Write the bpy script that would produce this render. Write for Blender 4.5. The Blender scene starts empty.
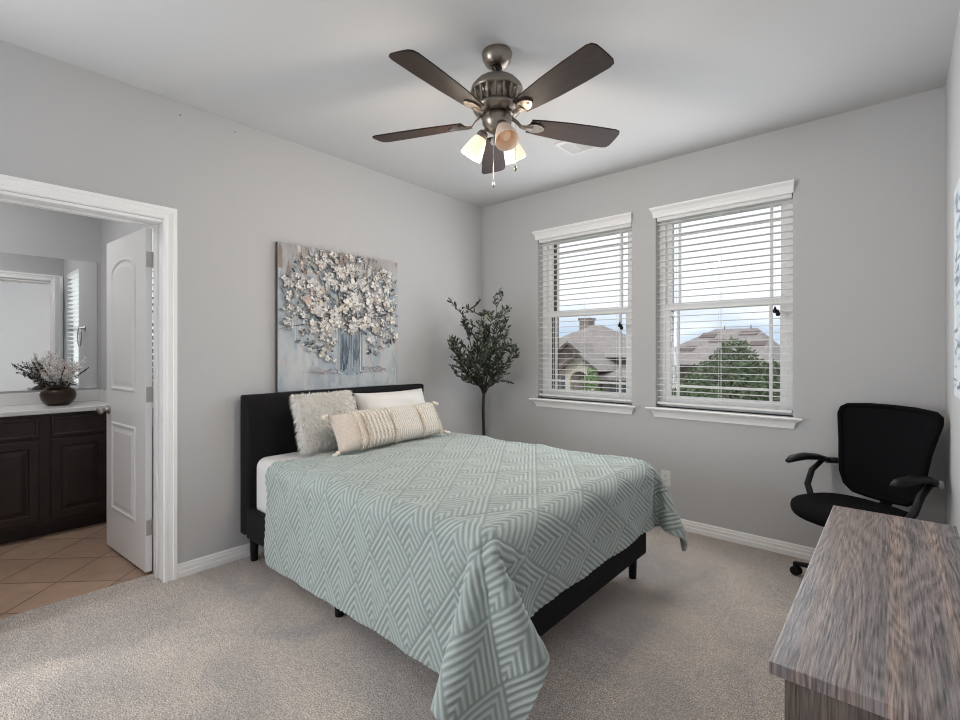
import bpy, bmesh, math, random
import numpy as np
from mathutils import Vector, Matrix

C = bpy.context.scene.collection
SC = bpy.context.scene
PI = math.pi
random.seed(7)
rng = np.random.default_rng(11)

# ------------------------------------------------------------------ camera
H = 2.74            # ceiling height
XR = 3.32           # right wall
YW = 3.61           # window wall
YB = -1.75          # wall behind the camera
cam_d = bpy.data.cameras.new('camera')
cam = bpy.data.objects.new('camera', cam_d)
C.objects.link(cam)
cam.location = (3.1205, 0.0, 1.2953)
cam.rotation_euler = (PI / 2, 0, 0.7171)
cam_d.sensor_width = 36
cam_d.lens = 477.81 / 960 * 36
cam_d.shift_y = -7.4 / 960
cam_d.clip_start = 0.02
SC.camera = cam

# ------------------------------------------------------------------ colour management
SC.view_settings.view_transform = 'Standard'
SC.view_settings.look = 'None'
SC.view_settings.exposure = 0.0
SC.view_settings.gamma = 1.0
SC.view_settings.use_curve_mapping = False
SC.cycles.use_denoising = True
SC.cycles.filter_width = 1.1
SC.cycles.max_bounces = 10
SC.cycles.diffuse_bounces = 6
SC.cycles.transparent_max_bounces = 24
SC.cycles.sample_clamp_indirect = 4.0


def lin(c):
    return tuple(((v / 255) / 12.92 if v / 255 <= 0.04045 else ((v / 255 + 0.055) / 1.055) ** 2.4) for v in c)


# ------------------------------------------------------------------ sky
world = bpy.data.worlds.new('sky')
SC.world = world
world.use_nodes = True
wn = world.node_tree
wn.nodes.clear()
wo = wn.nodes.new('ShaderNodeOutputWorld')
bg = wn.nodes.new('ShaderNodeBackground')
tc = wn.nodes.new('ShaderNodeTexCoord')
sep = wn.nodes.new('ShaderNodeSeparateXYZ')
ramp = wn.nodes.new('ShaderNodeValToRGB')
ns = wn.nodes.new('ShaderNodeTexNoise')
ns.inputs['Scale'].default_value = 5.0
ns.inputs['Detail'].default_value = 5
mp = wn.nodes.new('ShaderNodeMapping')
mp.inputs['Scale'].default_value = (1, 1, 4)
mixc = wn.nodes.new('ShaderNodeMixRGB')
cr = wn.nodes.new('ShaderNodeValToRGB')
cr.color_ramp.elements[0].position = 0.45
cr.color_ramp.elements[1].position = 0.72
wn.links.new(tc.outputs['Generated'], sep.inputs[0])
wn.links.new(sep.outputs['Z'], ramp.inputs[0])
e = ramp.color_ramp.elements
e[0].position = 0.0
e[0].color = (*lin((196, 210, 230)), 1)
e[1].position = 0.115
e[1].color = (*lin((244, 247, 252)), 1)
k = e.new(0.045)
k.color = (*lin((186, 203, 224)), 1)
k = e.new(0.6)
k.color = (*lin((244, 248, 253)), 1)
wn.links.new(tc.outputs['Generated'], mp.inputs[0])
wn.links.new(mp.outputs[0], ns.inputs['Vector'])
wn.links.new(ns.outputs['Fac'], cr.inputs[0])
wn.links.new(cr.outputs[0], mixc.inputs[0])
wn.links.new(ramp.outputs[0], mixc.inputs[1])
mixc.inputs[2].default_value = (*lin((250, 251, 255)), 1)
wn.links.new(mixc.outputs[0], bg.inputs[0])
bg.inputs[1].default_value = 1.32
wn.links.new(bg.outputs[0], wo.inputs[0])

# ------------------------------------------------------------------ lights


def light(name, kind, loc, energy, color=(1, 1, 1), rot=(0, 0, 0), size=None, size_y=None, radius=None, angle=None):
    d = bpy.data.lights.new(name, kind)
    d.energy = energy
    d.color = color
    if kind == 'AREA':
        d.shape = 'RECTANGLE'
        d.size = size
        d.size_y = size_y or size
    if radius is not None:
        d.shadow_soft_size = radius
    if angle is not None:
        d.angle = angle
    o = bpy.data.objects.new(name, d)
    C.objects.link(o)
    o.location = loc
    o.rotation_euler = rot
    return o


# hazy sun outside, high behind the house: it lights the street and never enters the room
light('sun', 'SUN', (0, -10, 20), 1.25, (1, 0.97, 0.92), (math.radians(48), 0, math.radians(-25)), angle=math.radians(6))
# added fill light in an opening cut for it, left wall behind camera
light('added_left_fill', 'AREA', (0.01, -1.05, 1.33), 65, (0.925, 0.967, 1.0), (PI / 2, 0, -PI / 2 + 0.45), size=0.8, size_y=1.35)
# daylight entering through the two blind covered windows
for wx in (1.11, 2.18):
    light('front_window_daylight', 'AREA', (wx, YW - 0.05, 1.61), 14, (0.95, 0.975, 1.0), (-PI / 2, 0, 0), size=0.86, size_y=1.38)
# bathroom ceiling lamp
light('bathroom_lamp', 'AREA', (-1.0, -0.1, 2.70), 11, (1.0, 0.985, 0.97), (0, 0, 0), size=0.6, size_y=0.6)

light('bathroom_window_daylight', 'AREA', (-0.65, 1.22, 1.52), 7, (0.95, 0.975, 1.0), (-PI / 2, 0, 0), size=0.6, size_y=1.2)

# ------------------------------------------------------------------ mesh helpers


class MB:
    """collects geometry for ONE mesh object"""

    def __init__(self):
        self.v = []
        self.f = []
        self.mi = []
        self.col = []

    def add(self, verts, faces, mi=0, col=None, M=None):
        o = len(self.v)
        for p in verts:
            self.v.append(tuple(M @ Vector(p)) if M is not None else tuple(p))
        for f in faces:
            self.f.append(tuple(i + o for i in f))
            self.mi.append(mi)
            self.col.append(col)
        return self

    def box(self, a, b, mi=0, M=None):
        x0, y0, z0 = a
        x1, y1, z1 = b
        if x0 > x1: x0, x1 = x1, x0
        if y0 > y1: y0, y1 = y1, y0
        if z0 > z1: z0, z1 = z1, z0
        v = [(x0, y0, z0), (x1, y0, z0), (x1, y1, z0), (x0, y1, z0), (x0, y0, z1), (x1, y0, z1), (x1, y1, z1), (x0, y1, z1)]
        f = [(3, 2, 1, 0), (4, 5, 6, 7), (0, 1, 5, 4), (1, 2, 6, 5), (2, 3, 7, 6), (3, 0, 4, 7)]
        return self.add(v, f, mi, None, M)

    def lathe(self, prof, n=32, mi=0, M=None, axis='z'):
        v = []
        f = []
        for r, z in prof:
            for i in range(n):
                a = 2 * PI * i / n
                v.append((max(r, 1e-5) * math.cos(a), max(r, 1e-5) * math.sin(a), z))
        for j in range(len(prof) - 1):
            for i in range(n):
                k = (i + 1) % n
                f.append((j * n + i, j * n + k, (j + 1) * n + k, (j + 1) * n + i))
        return self.add(v, f, mi, None, M)

    def tube(self, pts, r, n=10, mi=0, M=None, cap=True, flat=None):
        """round (or flattened) tube through pts; r is a number or one per point"""
        pts = [Vector(p) for p in pts]
        m = len(pts)
        rr = r if isinstance(r, (list, tuple)) else [r] * m
        v = []
        f = []
        up = None
        for i, p in enumerate(pts):
            t = (pts[min(i + 1, m - 1)] - pts[max(i - 1, 0)]).normalized()
            if up is None:
                up = Vector((0, 0, 1)) if abs(t.z) < 0.9 else Vector((1, 0, 0))
            s = t.cross(up)
            if s.length < 1e-6:
                s = t.cross(Vector((0, 1, 0)))
            s.normalize()
            u = s.cross(t).normalized()
            up = u
            for k in range(n):
                a = 2 * PI * k / n
                q = p + s * math.cos(a) * rr[i] + u * math.sin(a) * rr[i] * (flat if flat else 1)
                v.append(tuple(q))
        for i in range(m - 1):
            for k in range(n):
                l = (k + 1) % n
                f.append((i * n + k, i * n + l, (i + 1) * n + l, (i + 1) * n + k))
        if cap:
            f.append(tuple(range(n - 1, -1, -1)))
            f.append(tuple((m - 1) * n + k for k in range(n)))
        return self.add(v, f, mi, None, M)

    def prism(self, poly, p0, p1, mi=0, M=None):
        """poly: closed outline [(a,b)], p0/p1: functions (a,b)->3d for the two ends"""
        n = len(poly)
        v = [p0(a, b) for a, b in poly] + [p1(a, b) for a, b in poly]
        f = [(i, (i + 1) % n, n + (i + 1) % n, n + i) for i in range(n)]
        f.append(tuple(range(n - 1, -1, -1)))
        f.append(tuple(range(n, 2 * n)))
        return self.add(v, f, mi, None, M)

    def build(self, name, mat, parent=None, smooth=False, bevel=0.0, seg=2, sub=0):
        me = bpy.data.meshes.new(name)
        me.from_pydata(self.v, [], self.f)
        mats = mat if isinstance(mat, (list, tuple)) else [mat]
        for m in mats:
            me.materials.append(m)
        if any(self.mi):
            me.polygons.foreach_set('material_index', self.mi)
        if any(c is not None for c in self.col):
            at = me.color_attributes.new('paint', 'FLOAT_COLOR', 'CORNER')
            buf = []
            for p, c in zip(me.polygons, self.col):
                c = c or (1, 1, 1)
                for _ in p.loop_indices:
                    buf += [c[0], c[1], c[2], 1.0]
            at.data.foreach_set('color', buf)
        bm = bmesh.new()
        bm.from_mesh(me)
        bmesh.ops.recalc_face_normals(bm, faces=bm.faces)
        bm.to_mesh(me)
        bm.free()
        if smooth:
            me.polygons.foreach_set('use_smooth', [True] * len(me.polygons))
        o = bpy.data.objects.new(name, me)
        C.objects.link(o)
        if parent is not None:
            o.parent = parent
        if bevel:
            b = o.modifiers.new('bevel', 'BEVEL')
            b.width = bevel
            b.segments = seg
            b.limit_method = 'ANGLE'
            b.angle_limit = math.radians(40)
            b.harden_normals = False
        if sub:
            s = o.modifiers.new('sub', 'SUBSURF')
            s.levels = sub
            s.render_levels = sub
        return o


def thing(name, label, cat, loc=(0, 0, 0), rz=0.0, group=None):
    o = bpy.data.objects.new(name, None)
    C.objects.link(o)
    o.location = loc
    o.rotation_euler = (0, 0, rz)
    o.empty_display_size = 0.1
    o['label'] = label
    o['category'] = cat
    if group:
        o['group'] = group
    return o


def tag(o, label, cat, group=None, kind=None):
    o['label'] = label
    o['category'] = cat
    if group: o['group'] = group
    if kind: o['kind'] = kind
    return o


def struct(o, label=None, cat=None):
    o['kind'] = 'structure'
    if label: o['label'] = label
    if cat: o['category'] = cat
    return o


def inset_poly(poly, d):
    """inset a CCW closed outline by d (mitred)"""
    n = len(poly)
    out = []
    for i in range(n):
        p0 = Vector(poly[i - 1]); p1 = Vector(poly[i]); p2 = Vector(poly[(i + 1) % n])
        e1 = (p1 - p0).normalized(); e2 = (p2 - p1).normalized()
        n1 = Vector((-e1.y, e1.x)); n2 = Vector((-e2.y, e2.x))
        b = n1 + n2
        b = b / max(b.length_squared / 2, 0.3)
        out.append(tuple(p1 + b * d))
    return out


def relief(mb, outline, steps, P, mi=0):
    """moulding ring: steps = [(inset, height)], last ring filled. P(a,b,h) -> 3d"""
    n = len(outline)
    v = []
    f = []
    for d, h in steps:
        for a, b in inset_poly(outline, d):
            v.append(P(a, b, h))
    for j in range(len(steps) - 1):
        for i in range(n):
            k = (i + 1) % n
            f.append((j * n + i, j * n + k, (j + 1) * n + k, (j + 1) * n + i))
    f.append(tuple((len(steps) - 1) * n + i for i in range(n)))
    mb.add(v, f, mi)


# ------------------------------------------------------------------ materials
def new_mat(name):
    m = bpy.data.materials.new(name)
    m.use_nodes = True
    nt = m.node_tree
    return m, nt, nt.nodes['Principled BSDF']


def N(nt, t, **kw):
    n = nt.nodes.new(t)
    for k_, v_ in kw.items():
        if k_ in n.inputs:
            n.inputs[k_].default_value = v_
        else:
            setattr(n, k_, v_)
    return n


def coords(nt, scale=(1, 1, 1), rot=(0, 0, 0), out='Object'):
    t = N(nt, 'ShaderNodeTexCoord')
    m = N(nt, 'ShaderNodeMapping')
    m.inputs['Scale'].default_value = scale
    m.inputs['Rotation'].default_value = rot
    nt.links.new(t.outputs[out], m.inputs[0])
    return m.outputs[0]


def mat(name, rgb, rough=0.5, metal=0.0, bump=0.0, bscale=200.0, var=0.0, vscale=8.0, spec=0.5, emit=None, estr=0.0, detail=3, sheen=0.0):
    m, nt, b = new_mat(name)
    c = lin(rgb)
    b.inputs['Base Color'].default_value = (*c, 1)
    b.inputs['Roughness'].default_value = rough
    b.inputs['Metallic'].default_value = metal
    b.inputs['Specular IOR Level'].default_value = spec
    if sheen: b.inputs['Sheen Weight'].default_value = sheen
    if emit:
        b.inputs['Emission Color'].default_value = (*lin(emit), 1)
        b.inputs['Emission Strength'].default_value = estr
    co = coords(nt)
    if var:
        ns_ = N(nt, 'ShaderNodeTexNoise', Scale=vscale, Detail=4.0)
        nt.links.new(co, ns_.inputs['Vector'])
        r_ = N(nt, 'ShaderNodeValToRGB')
        r_.color_ramp.elements[0].position = 0.3
        r_.color_ramp.elements[1].position = 0.7
        r_.color_ramp.elements[0].color = (*[x * (1 - var) for x in c], 1)
        r_.color_ramp.elements[1].color = (*[min(1, x * (1 + var)) for x in c], 1)
        nt.links.new(ns_.outputs['Fac'], r_.inputs[0])
        nt.links.new(r_.outputs[0], b.inputs['Base Color'])
    if bump:
        nb = N(nt, 'ShaderNodeTexNoise', Scale=bscale, Detail=float(detail))
        nt.links.new(co, nb.inputs['Vector'])
        bp = N(nt, 'ShaderNodeBump', Strength=bump, Distance=0.004)
        nt.links.new(nb.outputs['Fac'], bp.inputs['Height'])
        nt.links.new(bp.outputs[0], b.inputs['Normal'])
    return m


M_WALL = mat('grey_wall_paint', (197, 197, 198), 0.75, bump=0.2, bscale=80, spec=0.25)
M_CEIL = mat('ceiling_paint', (201, 201, 202), 0.85, bump=0.16, bscale=60, spec=0.15)
M_TRIM = mat('white_trim_paint', (251, 251, 251), 0.35, spec=0.4)
M_DOOR = mat('white_door_paint', (240, 240, 240), 0.32, spec=0.45)
M_VINYL = mat('white_vinyl', (247, 247, 247), 0.4)
M_SLAT = mat('white_faux_wood', (246, 246, 246), 0.45)
M_BRICK = mat('dark_brick', (92, 78, 74), 0.9, bump=0.6, bscale=30, var=0.3, vscale=12)
M_BLACK = mat('black_plastic', (10, 10, 12), 0.5, spec=0.28)
M_CHROME = mat('brushed_nickel', (190, 188, 184), 0.28, metal=1.0)
M_NICKEL = mat('satin_nickel', (150, 141, 132), 0.33, metal=1.0)
M_HEAD = mat('charcoal_upholstery', (29, 28, 31), 0.85, bump=0.4, bscale=600, var=0.12, vscale=300, spec=0.2)
M_SHEET = mat('white_cotton', (232, 230, 230), 0.85, bump=0.25, bscale=18, spec=0.2)
M_PILLOW = mat('white_pillow_cotton', (233, 231, 228), 0.85, bump=0.4, bscale=14, spec=0.2)
M_FUR = mat('white_faux_fur', (248, 246, 242), 0.9, spec=0.15, sheen=0.2)
M_TAN = mat('natural_linen', (226, 214, 203), 0.9, bump=0.5, bscale=500, var=0.08, vscale=60, spec=0.15)
M_FRINGE = mat('cream_cotton_yarn', (238, 229, 217), 0.92, bump=0.6, bscale=420, var=0.10, vscale=90, spec=0.15)
M_CREAM = mat('ivory_knit', (236, 232, 225), 0.92, bump=0.7, bscale=250, var=0.06, vscale=120, spec=0.15)
M_MESHFAB = mat('black_mesh_fabric', (11, 11, 15), 0.8, bump=0.5, bscale=900, spec=0.12)
M_SEATFAB = mat('black_seat_fabric', (12, 12, 15), 0.9, bump=0.5, bscale=700, spec=0.12)
M_CAB = mat('espresso_wood', (44, 34, 30), 0.42, var=0.2, vscale=10, spec=0.4)
M_CTOP = mat('white_cultured_marble', (236, 235, 234), 0.18, var=0.02, vscale=6)
M_POT = mat('brown_glazed_pottery', (54, 37, 26), 0.3, metal=0.25, var=0.25, vscale=14)
M_TWIG = mat('dark_bark', (42, 32, 27), 0.9, bump=0.5, bscale=80)
M_LEAFD = mat('dark_olive_leaf', (42, 52, 36), 0.55, var=0.35, vscale=25)
M_LEAFL = mat('pale_olive_leaf', (88, 97, 72), 0.55, var=0.25, vscale=25)
M_OLIVE = mat('black_olive', (28, 26, 30), 0.4)
M_BLOOM = mat('white_blossom', (243, 240, 238), 0.85, var=0.03, spec=0.1)
M_BLOOMP = mat('blush_blossom', (232, 219, 208), 0.85, spec=0.1)
M_SPRIG = mat('dark_dried_leaf', (50, 46, 44), 0.8)
M_PLATE = mat('outlet_plastic', (228, 228, 226), 0.4)
M_GRILLE = mat('vent_enamel', (214, 214, 214), 0.5)
M_DARKGAP = mat('duct_dark', (120, 120, 120), 0.9)
M_BULB = mat('lit_bulb', (255, 230, 190), 0.4, emit=(255, 214, 165), estr=1.6)
M_BULBDIM = mat('soft_bulb', (232, 205, 180), 0.4, emit=(255, 200, 150), estr=0.12)
M_BASKET = mat('woven_basket', (150, 122, 90), 0.9, bump=0.8, bscale=60)

# --- carpet
M_CARPET, nt, b = new_mat('taupe_carpet')
co = coords(nt)
n1 = N(nt, 'ShaderNodeTexNoise', Scale=185.0, Detail=3.0, Roughness=0.7)
n2 = N(nt, 'ShaderNodeTexNoise', Scale=2.3, Detail=4.0, Roughness=0.6, Distortion=0.8)
n3 = N(nt, 'ShaderNodeTexNoise', Scale=45.0, Detail=3.0)
for n_ in (n1, n2, n3): nt.links.new(co, n_.inputs['Vector'])
r1 = N(nt, 'ShaderNodeValToRGB')
r1.color_ramp.elements[0].position = 0.38
r1.color_ramp.elements[1].position = 0.62
r1.color_ramp.elements[0].color = (*lin((146, 136, 131)), 1)
r1.color_ramp.elements[1].color = (*lin((255, 246, 239)), 1)
r2 = N(nt, 'ShaderNodeValToRGB')
r2.color_ramp.elements[0].position = 0.38
r2.color_ramp.elements[1].position = 0.62
r2.color_ramp.elements[0].color = (0.88, 0.885, 0.895, 1)
r2.color_ramp.elements[1].color = (1.12, 1.085, 1.04, 1)
r3 = N(nt, 'ShaderNodeValToRGB')
r3.color_ramp.elements[0].position = 0.35
r3.color_ramp.elements[1].position = 0.65
r3.color_ramp.elements[0].color = (0.86, 0.86, 0.86, 1)
r3.color_ramp.elements[1].color = (1.08, 1.08, 1.08, 1)
for a_, r_ in ((n1, r1), (n2, r2), (n3, r3)): nt.links.new(a_.outputs['Fac'], r_.inputs[0])
mx = N(nt, 'ShaderNodeMixRGB', blend_type='MULTIPLY'); mx.inputs[0].default_value = 1
mx2 = N(nt, 'ShaderNodeMixRGB', blend_type='MULTIPLY'); mx2.inputs[0].default_value = 1
nt.links.new(r1.outputs[0], mx.inputs[1]); nt.links.new(r2.outputs[0], mx.inputs[2])
nt.links.new(mx.outputs[0], mx2.inputs[1]); nt.links.new(r3.outputs[0], mx2.inputs[2])
nt.links.new(mx2.outputs[0], b.inputs['Base Color'])
b.inputs['Roughness'].default_value = 0.95
b.inputs['Specular IOR Level'].default_value = 0.1
bp = N(nt, 'ShaderNodeBump', Strength=0.9, Distance=0.012)
nt.links.new(n1.outputs['Fac'], bp.inputs['Height'])
nt.links.new(bp.outputs[0], b.inputs['Normal'])

# --- bathroom tile, laid on the diagonal
M_TILE, nt, b = new_mat('brown_floor_tile')
co = coords(nt, rot=(0, 0, math.radians(45)))
br = N(nt, 'ShaderNodeTexBrick', Scale=1.0)
br.offset = 0.0
br.inputs['Brick Width'].default_value = 0.33
br.inputs['Row Height'].default_value = 0.33
br.inputs['Mortar Size'].default_value = 0.004
br.inputs['Color1'].default_value = (*lin((186, 157, 136)), 1)
br.inputs['Color2'].default_value = (*lin((175, 146, 126)), 1)
br.inputs['Mortar'].default_value = (*lin((112, 88, 74)), 1)
nt.links.new(co, br.inputs['Vector'])
nz = N(nt, 'ShaderNodeTexNoise', Scale=9.0, Detail=6.0, Distortion=1.0)
nt.links.new(coords(nt), nz.inputs['Vector'])
rz_ = N(nt, 'ShaderNodeValToRGB')
rz_.color_ramp.elements[0].color = (0.72, 0.72, 0.72, 1)
rz_.color_ramp.elements[1].color = (1.2, 1.2, 1.2, 1)
nt.links.new(nz.outputs['Fac'], rz_.inputs[0])
mx = N(nt, 'ShaderNodeMixRGB', blend_type='MULTIPLY'); mx.inputs[0].default_value = 1
nt.links.new(br.outputs['Color'], mx.inputs[1]); nt.links.new(rz_.outputs[0], mx.inputs[2])
nt.links.new(mx.outputs[0], b.inputs['Base Color'])
b.inputs['Roughness'].default_value = 0.4
bp = N(nt, 'ShaderNodeBump', Strength=0.5, Distance=0.003)
bp.invert = True
nt.links.new(br.outputs['Fac'], bp.inputs['Height'])
nt.links.new(bp.outputs[0], b.inputs['Normal'])

# --- glass: thin pane
M_GLASS = bpy.data.materials.new('window_glass')
M_GLASS.use_nodes = True
nt = M_GLASS.node_tree
nt.nodes.clear()
o_ = N(nt, 'ShaderNodeOutputMaterial')
tr = N(nt, 'ShaderNodeBsdfTransparent')
tr.inputs[0].default_value = (0.97, 0.98, 0.98, 1)
gl = N(nt, 'ShaderNodeBsdfGlossy')
gl.inputs['Roughness'].default_value = 0.0
fr = N(nt, 'ShaderNodeFresnel', IOR=1.3)
ms = N(nt, 'ShaderNodeMixShader')
nt.links.new(fr.outputs[0], ms.inputs[0]); nt.links.new(tr.outputs[0], ms.inputs[1]); nt.links.new(gl.outputs[0], ms.inputs[2])
nt.links.new(ms.outputs[0], o_.inputs[0])

M_MIRROR = bpy.data.materials.new('mirror_silver')
M_MIRROR.use_nodes = True
nt = M_MIRROR.node_tree
nt.nodes.clear()
o_ = N(nt, 'ShaderNodeOutputMaterial')
gl = N(nt, 'ShaderNodeBsdfGlossy')
gl.inputs['Roughness'].default_value = 0.0
gl.inputs['Color'].default_value = (0.9, 0.91, 0.91, 1)
nt.links.new(gl.outputs[0], o_.inputs[0])

# --- frosted lamp shade
M_SHADE, nt, b = new_mat('frosted_shade')
b.inputs['Base Color'].default_value = (*lin((250, 240, 225)), 1)
b.inputs['Roughness'].default_value = 0.5
b.inputs['Emission Color'].default_value = (*lin((255, 232, 196)), 1)
b.inputs['Emission Strength'].default_value = 0.75
M_SHADEDIM, nt, b = new_mat('frosted_shade_dim')
b.inputs['Base Color'].default_value = (*lin((222, 205, 190)), 1)
b.inputs['Roughness'].default_value = 0.5
b.inputs['Emission Color'].default_value = (*lin((255, 205, 160)), 1)
b.inputs['Emission Strength'].default_value = 0.10


# --- wood with planks along local y
def wood(name, c_a, c_b, c_c, plank=0.16, rough=0.38, seam=True):
    m, nt, b = new_mat(name)
    t = N(nt, 'ShaderNodeTexCoord')
    sp = N(nt, 'ShaderNodeSeparateXYZ')
    nt.links.new(t.outputs['Object'], sp.inputs[0])
    # plank number from x
    dv = N(nt, 'ShaderNodeMath', operation='DIVIDE'); dv.inputs[1].default_value = plank
    nt.links.new(sp.outputs['X'], dv.inputs[0])
    fl = N(nt, 'ShaderNodeMath', operation='FLOOR'); nt.links.new(dv.outputs[0], fl.inputs[0])
    wn_ = N(nt, 'ShaderNodeTexWhiteNoise', noise_dimensions='1D'); nt.links.new(fl.outputs[0], wn_.inputs['W'])
    ml = N(nt, 'ShaderNodeMath', operation='MULTIPLY'); ml.inputs[1].default_value = 7.0
    nt.links.new(wn_.outputs['Value'], ml.inputs[0])
    ad = N(nt, 'ShaderNodeMath', operation='ADD'); nt.links.new(sp.outputs['Y'], ad.inputs[0]); nt.links.new(ml.outputs[0], ad.inputs[1])
    cb = N(nt, 'ShaderNodeCombineXYZ')
    nt.links.new(sp.outputs['X'], cb.inputs[0]); nt.links.new(ad.outputs[0], cb.inputs[1]); nt.links.new(sp.outputs['Z'], cb.inputs[2])
    # cathedral figure
    mp_ = N(nt, 'ShaderNodeMapping'); mp_.inputs['Scale'].default_value = (9.0, 1.1, 1.0); nt.links.new(cb.outputs[0], mp_.inputs[0])
    f0 = N(nt, 'ShaderNodeTexNoise', Scale=1.0, Detail=1.5, Distortion=0.4); nt.links.new(mp_.outputs[0], f0.inputs['Vector'])
    ms_ = N(nt, 'ShaderNodeMath', operation='MULTIPLY'); ms_.inputs[1].default_value = 120.0; nt.links.new(f0.outputs['Fac'], ms_.inputs[0])
    sn = N(nt, 'ShaderNodeMath', operation='SINE'); nt.links.new(ms_.outputs[0], sn.inputs[0])
    # fine fibres
    mp2 = N(nt, 'ShaderNodeMapping'); mp2.inputs['Scale'].default_value = (330.0, 12.0, 6.0); nt.links.new(cb.outputs[0], mp2.inputs[0])
    f1 = N(nt, 'ShaderNodeTexNoise', Scale=1.0, Detail=4.0, Roughness=0.65, Distortion=0.3); nt.links.new(mp2.outputs[0], f1.inputs['Vector'])
    mp3 = N(nt, 'ShaderNodeMapping'); mp3.inputs['Scale'].default_value = (16.0, 0.7, 2.0); nt.links.new(cb.outputs[0], mp3.inputs[0])
    f2 = N(nt, 'ShaderNodeTexNoise', Scale=1.0, Detail=2.0); nt.links.new(mp3.outputs[0], f2.inputs['Vector'])
    a1 = N(nt, 'ShaderNodeMath', operation='MULTIPLY_ADD'); a1.inputs[1].default_value = 0.06; nt.links.new(sn.outputs[0], a1.inputs[0]); nt.links.new(f1.outputs['Fac'], a1.inputs[2])
    rp = N(nt, 'ShaderNodeValToRGB')
    rp.color_ramp.elements[0].position = 0.3; rp.color_ramp.elements[0].color = (*lin(c_a), 1)
    rp.color_ramp.elements[1].position = 0.68; rp.color_ramp.elements[1].color = (*lin(c_b), 1)
    nt.links.new(a1.outputs[0], rp.inputs[0])
    tint = N(nt, 'ShaderNodeValToRGB')
    tint.color_ramp.elements[0].position = 0.38; tint.color_ramp.elements[0].color = (*[x / y for x, y in zip(lin(c_c), lin(c_b))], 1)
    tint.color_ramp.elements[1].position = 0.62; tint.color_ramp.elements[1].color = (1, 1, 1, 1)
    nt.links.new(f2.outputs['Fac'], tint.inputs[0])
    mx = N(nt, 'ShaderNodeMixRGB', blend_type='MULTIPLY'); mx.inputs[0].default_value = 0.9
    nt.links.new(rp.outputs[0], mx.inputs[1]); nt.links.new(tint.outputs[0], mx.inputs[2])
    # plank tone
    pr = N(nt, 'ShaderNodeMapRange'); pr.inputs['To Min'].default_value = 0.82; pr.inputs['To Max'].default_value = 1.12
    nt.links.new(wn_.outputs['Value'], pr.inputs['Value'])
    mx2 = N(nt, 'ShaderNodeMixRGB', blend_type='MULTIPLY'); mx2.inputs[0].default_value = 1
    nt.links.new(mx.outputs[0], mx2.inputs[1]); nt.links.new(pr.outputs[0], mx2.inputs[2])
    nt.links.new(mx2.outputs[0], b.inputs['Base Color'])
    b.inputs['Roughness'].default_value = rough
    bp = N(nt, 'ShaderNodeBump', Strength=0.35, Distance=0.002)
    nt.links.new(a1.outputs[0], bp.inputs['Height'])
    nt.links.new(bp.outputs[0], b.inputs['Normal'])
    return m


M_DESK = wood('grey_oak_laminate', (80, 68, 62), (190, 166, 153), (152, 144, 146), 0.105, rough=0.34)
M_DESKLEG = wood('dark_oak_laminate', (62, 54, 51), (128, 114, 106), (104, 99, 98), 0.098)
M_BLADE = wood('dark_walnut_blade', (26, 16, 12), (60, 36, 25), (44, 30, 25), 5.0, rough=0.5)
M_BLADE.node_tree.nodes['Principled BSDF'].inputs['Specular IOR Level'].default_value = 0.3

# --- paint attribute (pigment of the two canvases)
M_PAINT, nt, b = new_mat('oil_paint')
at = N(nt, 'ShaderNodeAttribute'); at.attribute_name = 'paint'
nt.links.new(at.outputs['Color'], b.inputs['Base Color'])
b.inputs['Roughness'].default_value = 0.7
b.inputs['Specular IOR Level'].default_value = 0.25

M_CANVAS, nt, b = new_mat('canvas_ground')
co = coords(nt, scale=(1, 1, 0.45))
nA = N(nt, 'ShaderNodeTexNoise', Scale=7.0, Detail=6.0, Roughness=0.65); nt.links.new(co, nA.inputs['Vector'])
rA = N(nt, 'ShaderNodeValToRGB')
rA.color_ramp.elements[0].position = 0.3; rA.color_ramp.elements[0].color = (*lin((150, 160, 171)), 1)
rA.color_ramp.elements[1].position = 0.7; rA.color_ramp.elements[1].color = (*lin((208, 207, 206)), 1)
kk = rA.color_ramp.elements.new(0.5); kk.color = (*lin((181, 189, 194)), 1)
nt.links.new(nA.outputs['Fac'], rA.inputs[0])
sx = N(nt, 'ShaderNodeSeparateXYZ'); nt.links.new(coords(nt), sx.inputs[0])
# warm brown wash along the top of the painting
mr = N(nt, 'ShaderNodeMapRange'); mr.inputs['From Min'].default_value = 0.72; mr.inputs['From Max'].default_value = 1.02
nt.links.new(sx.outputs['Z'], mr.inputs['Value'])
nB = N(nt, 'ShaderNodeTexNoise', Scale=4.0, Detail=5.0); nt.links.new(coords(nt), nB.inputs['Vector'])
mm = N(nt, 'ShaderNodeMath', operation='MULTIPLY'); nt.links.new(mr.outputs[0], mm.inputs[0]); nt.links.new(nB.outputs['Fac'], mm.inputs[1])
mB = N(nt, 'ShaderNodeMixRGB'); mB.inputs[2].default_value = (*lin((158, 136, 122)), 1)
nt.links.new(mm.outputs[0], mB.inputs[0]); nt.links.new(rA.outputs[0], mB.inputs[1])
nt.links.new(mB.outputs[0], b.inputs['Base Color'])
b.inputs['Roughness'].default_value = 0.8
M_CANVEDGE = mat('dark_canvas_edge', (84, 74, 72), 0.85, var=0.3, vscale=9)

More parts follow.
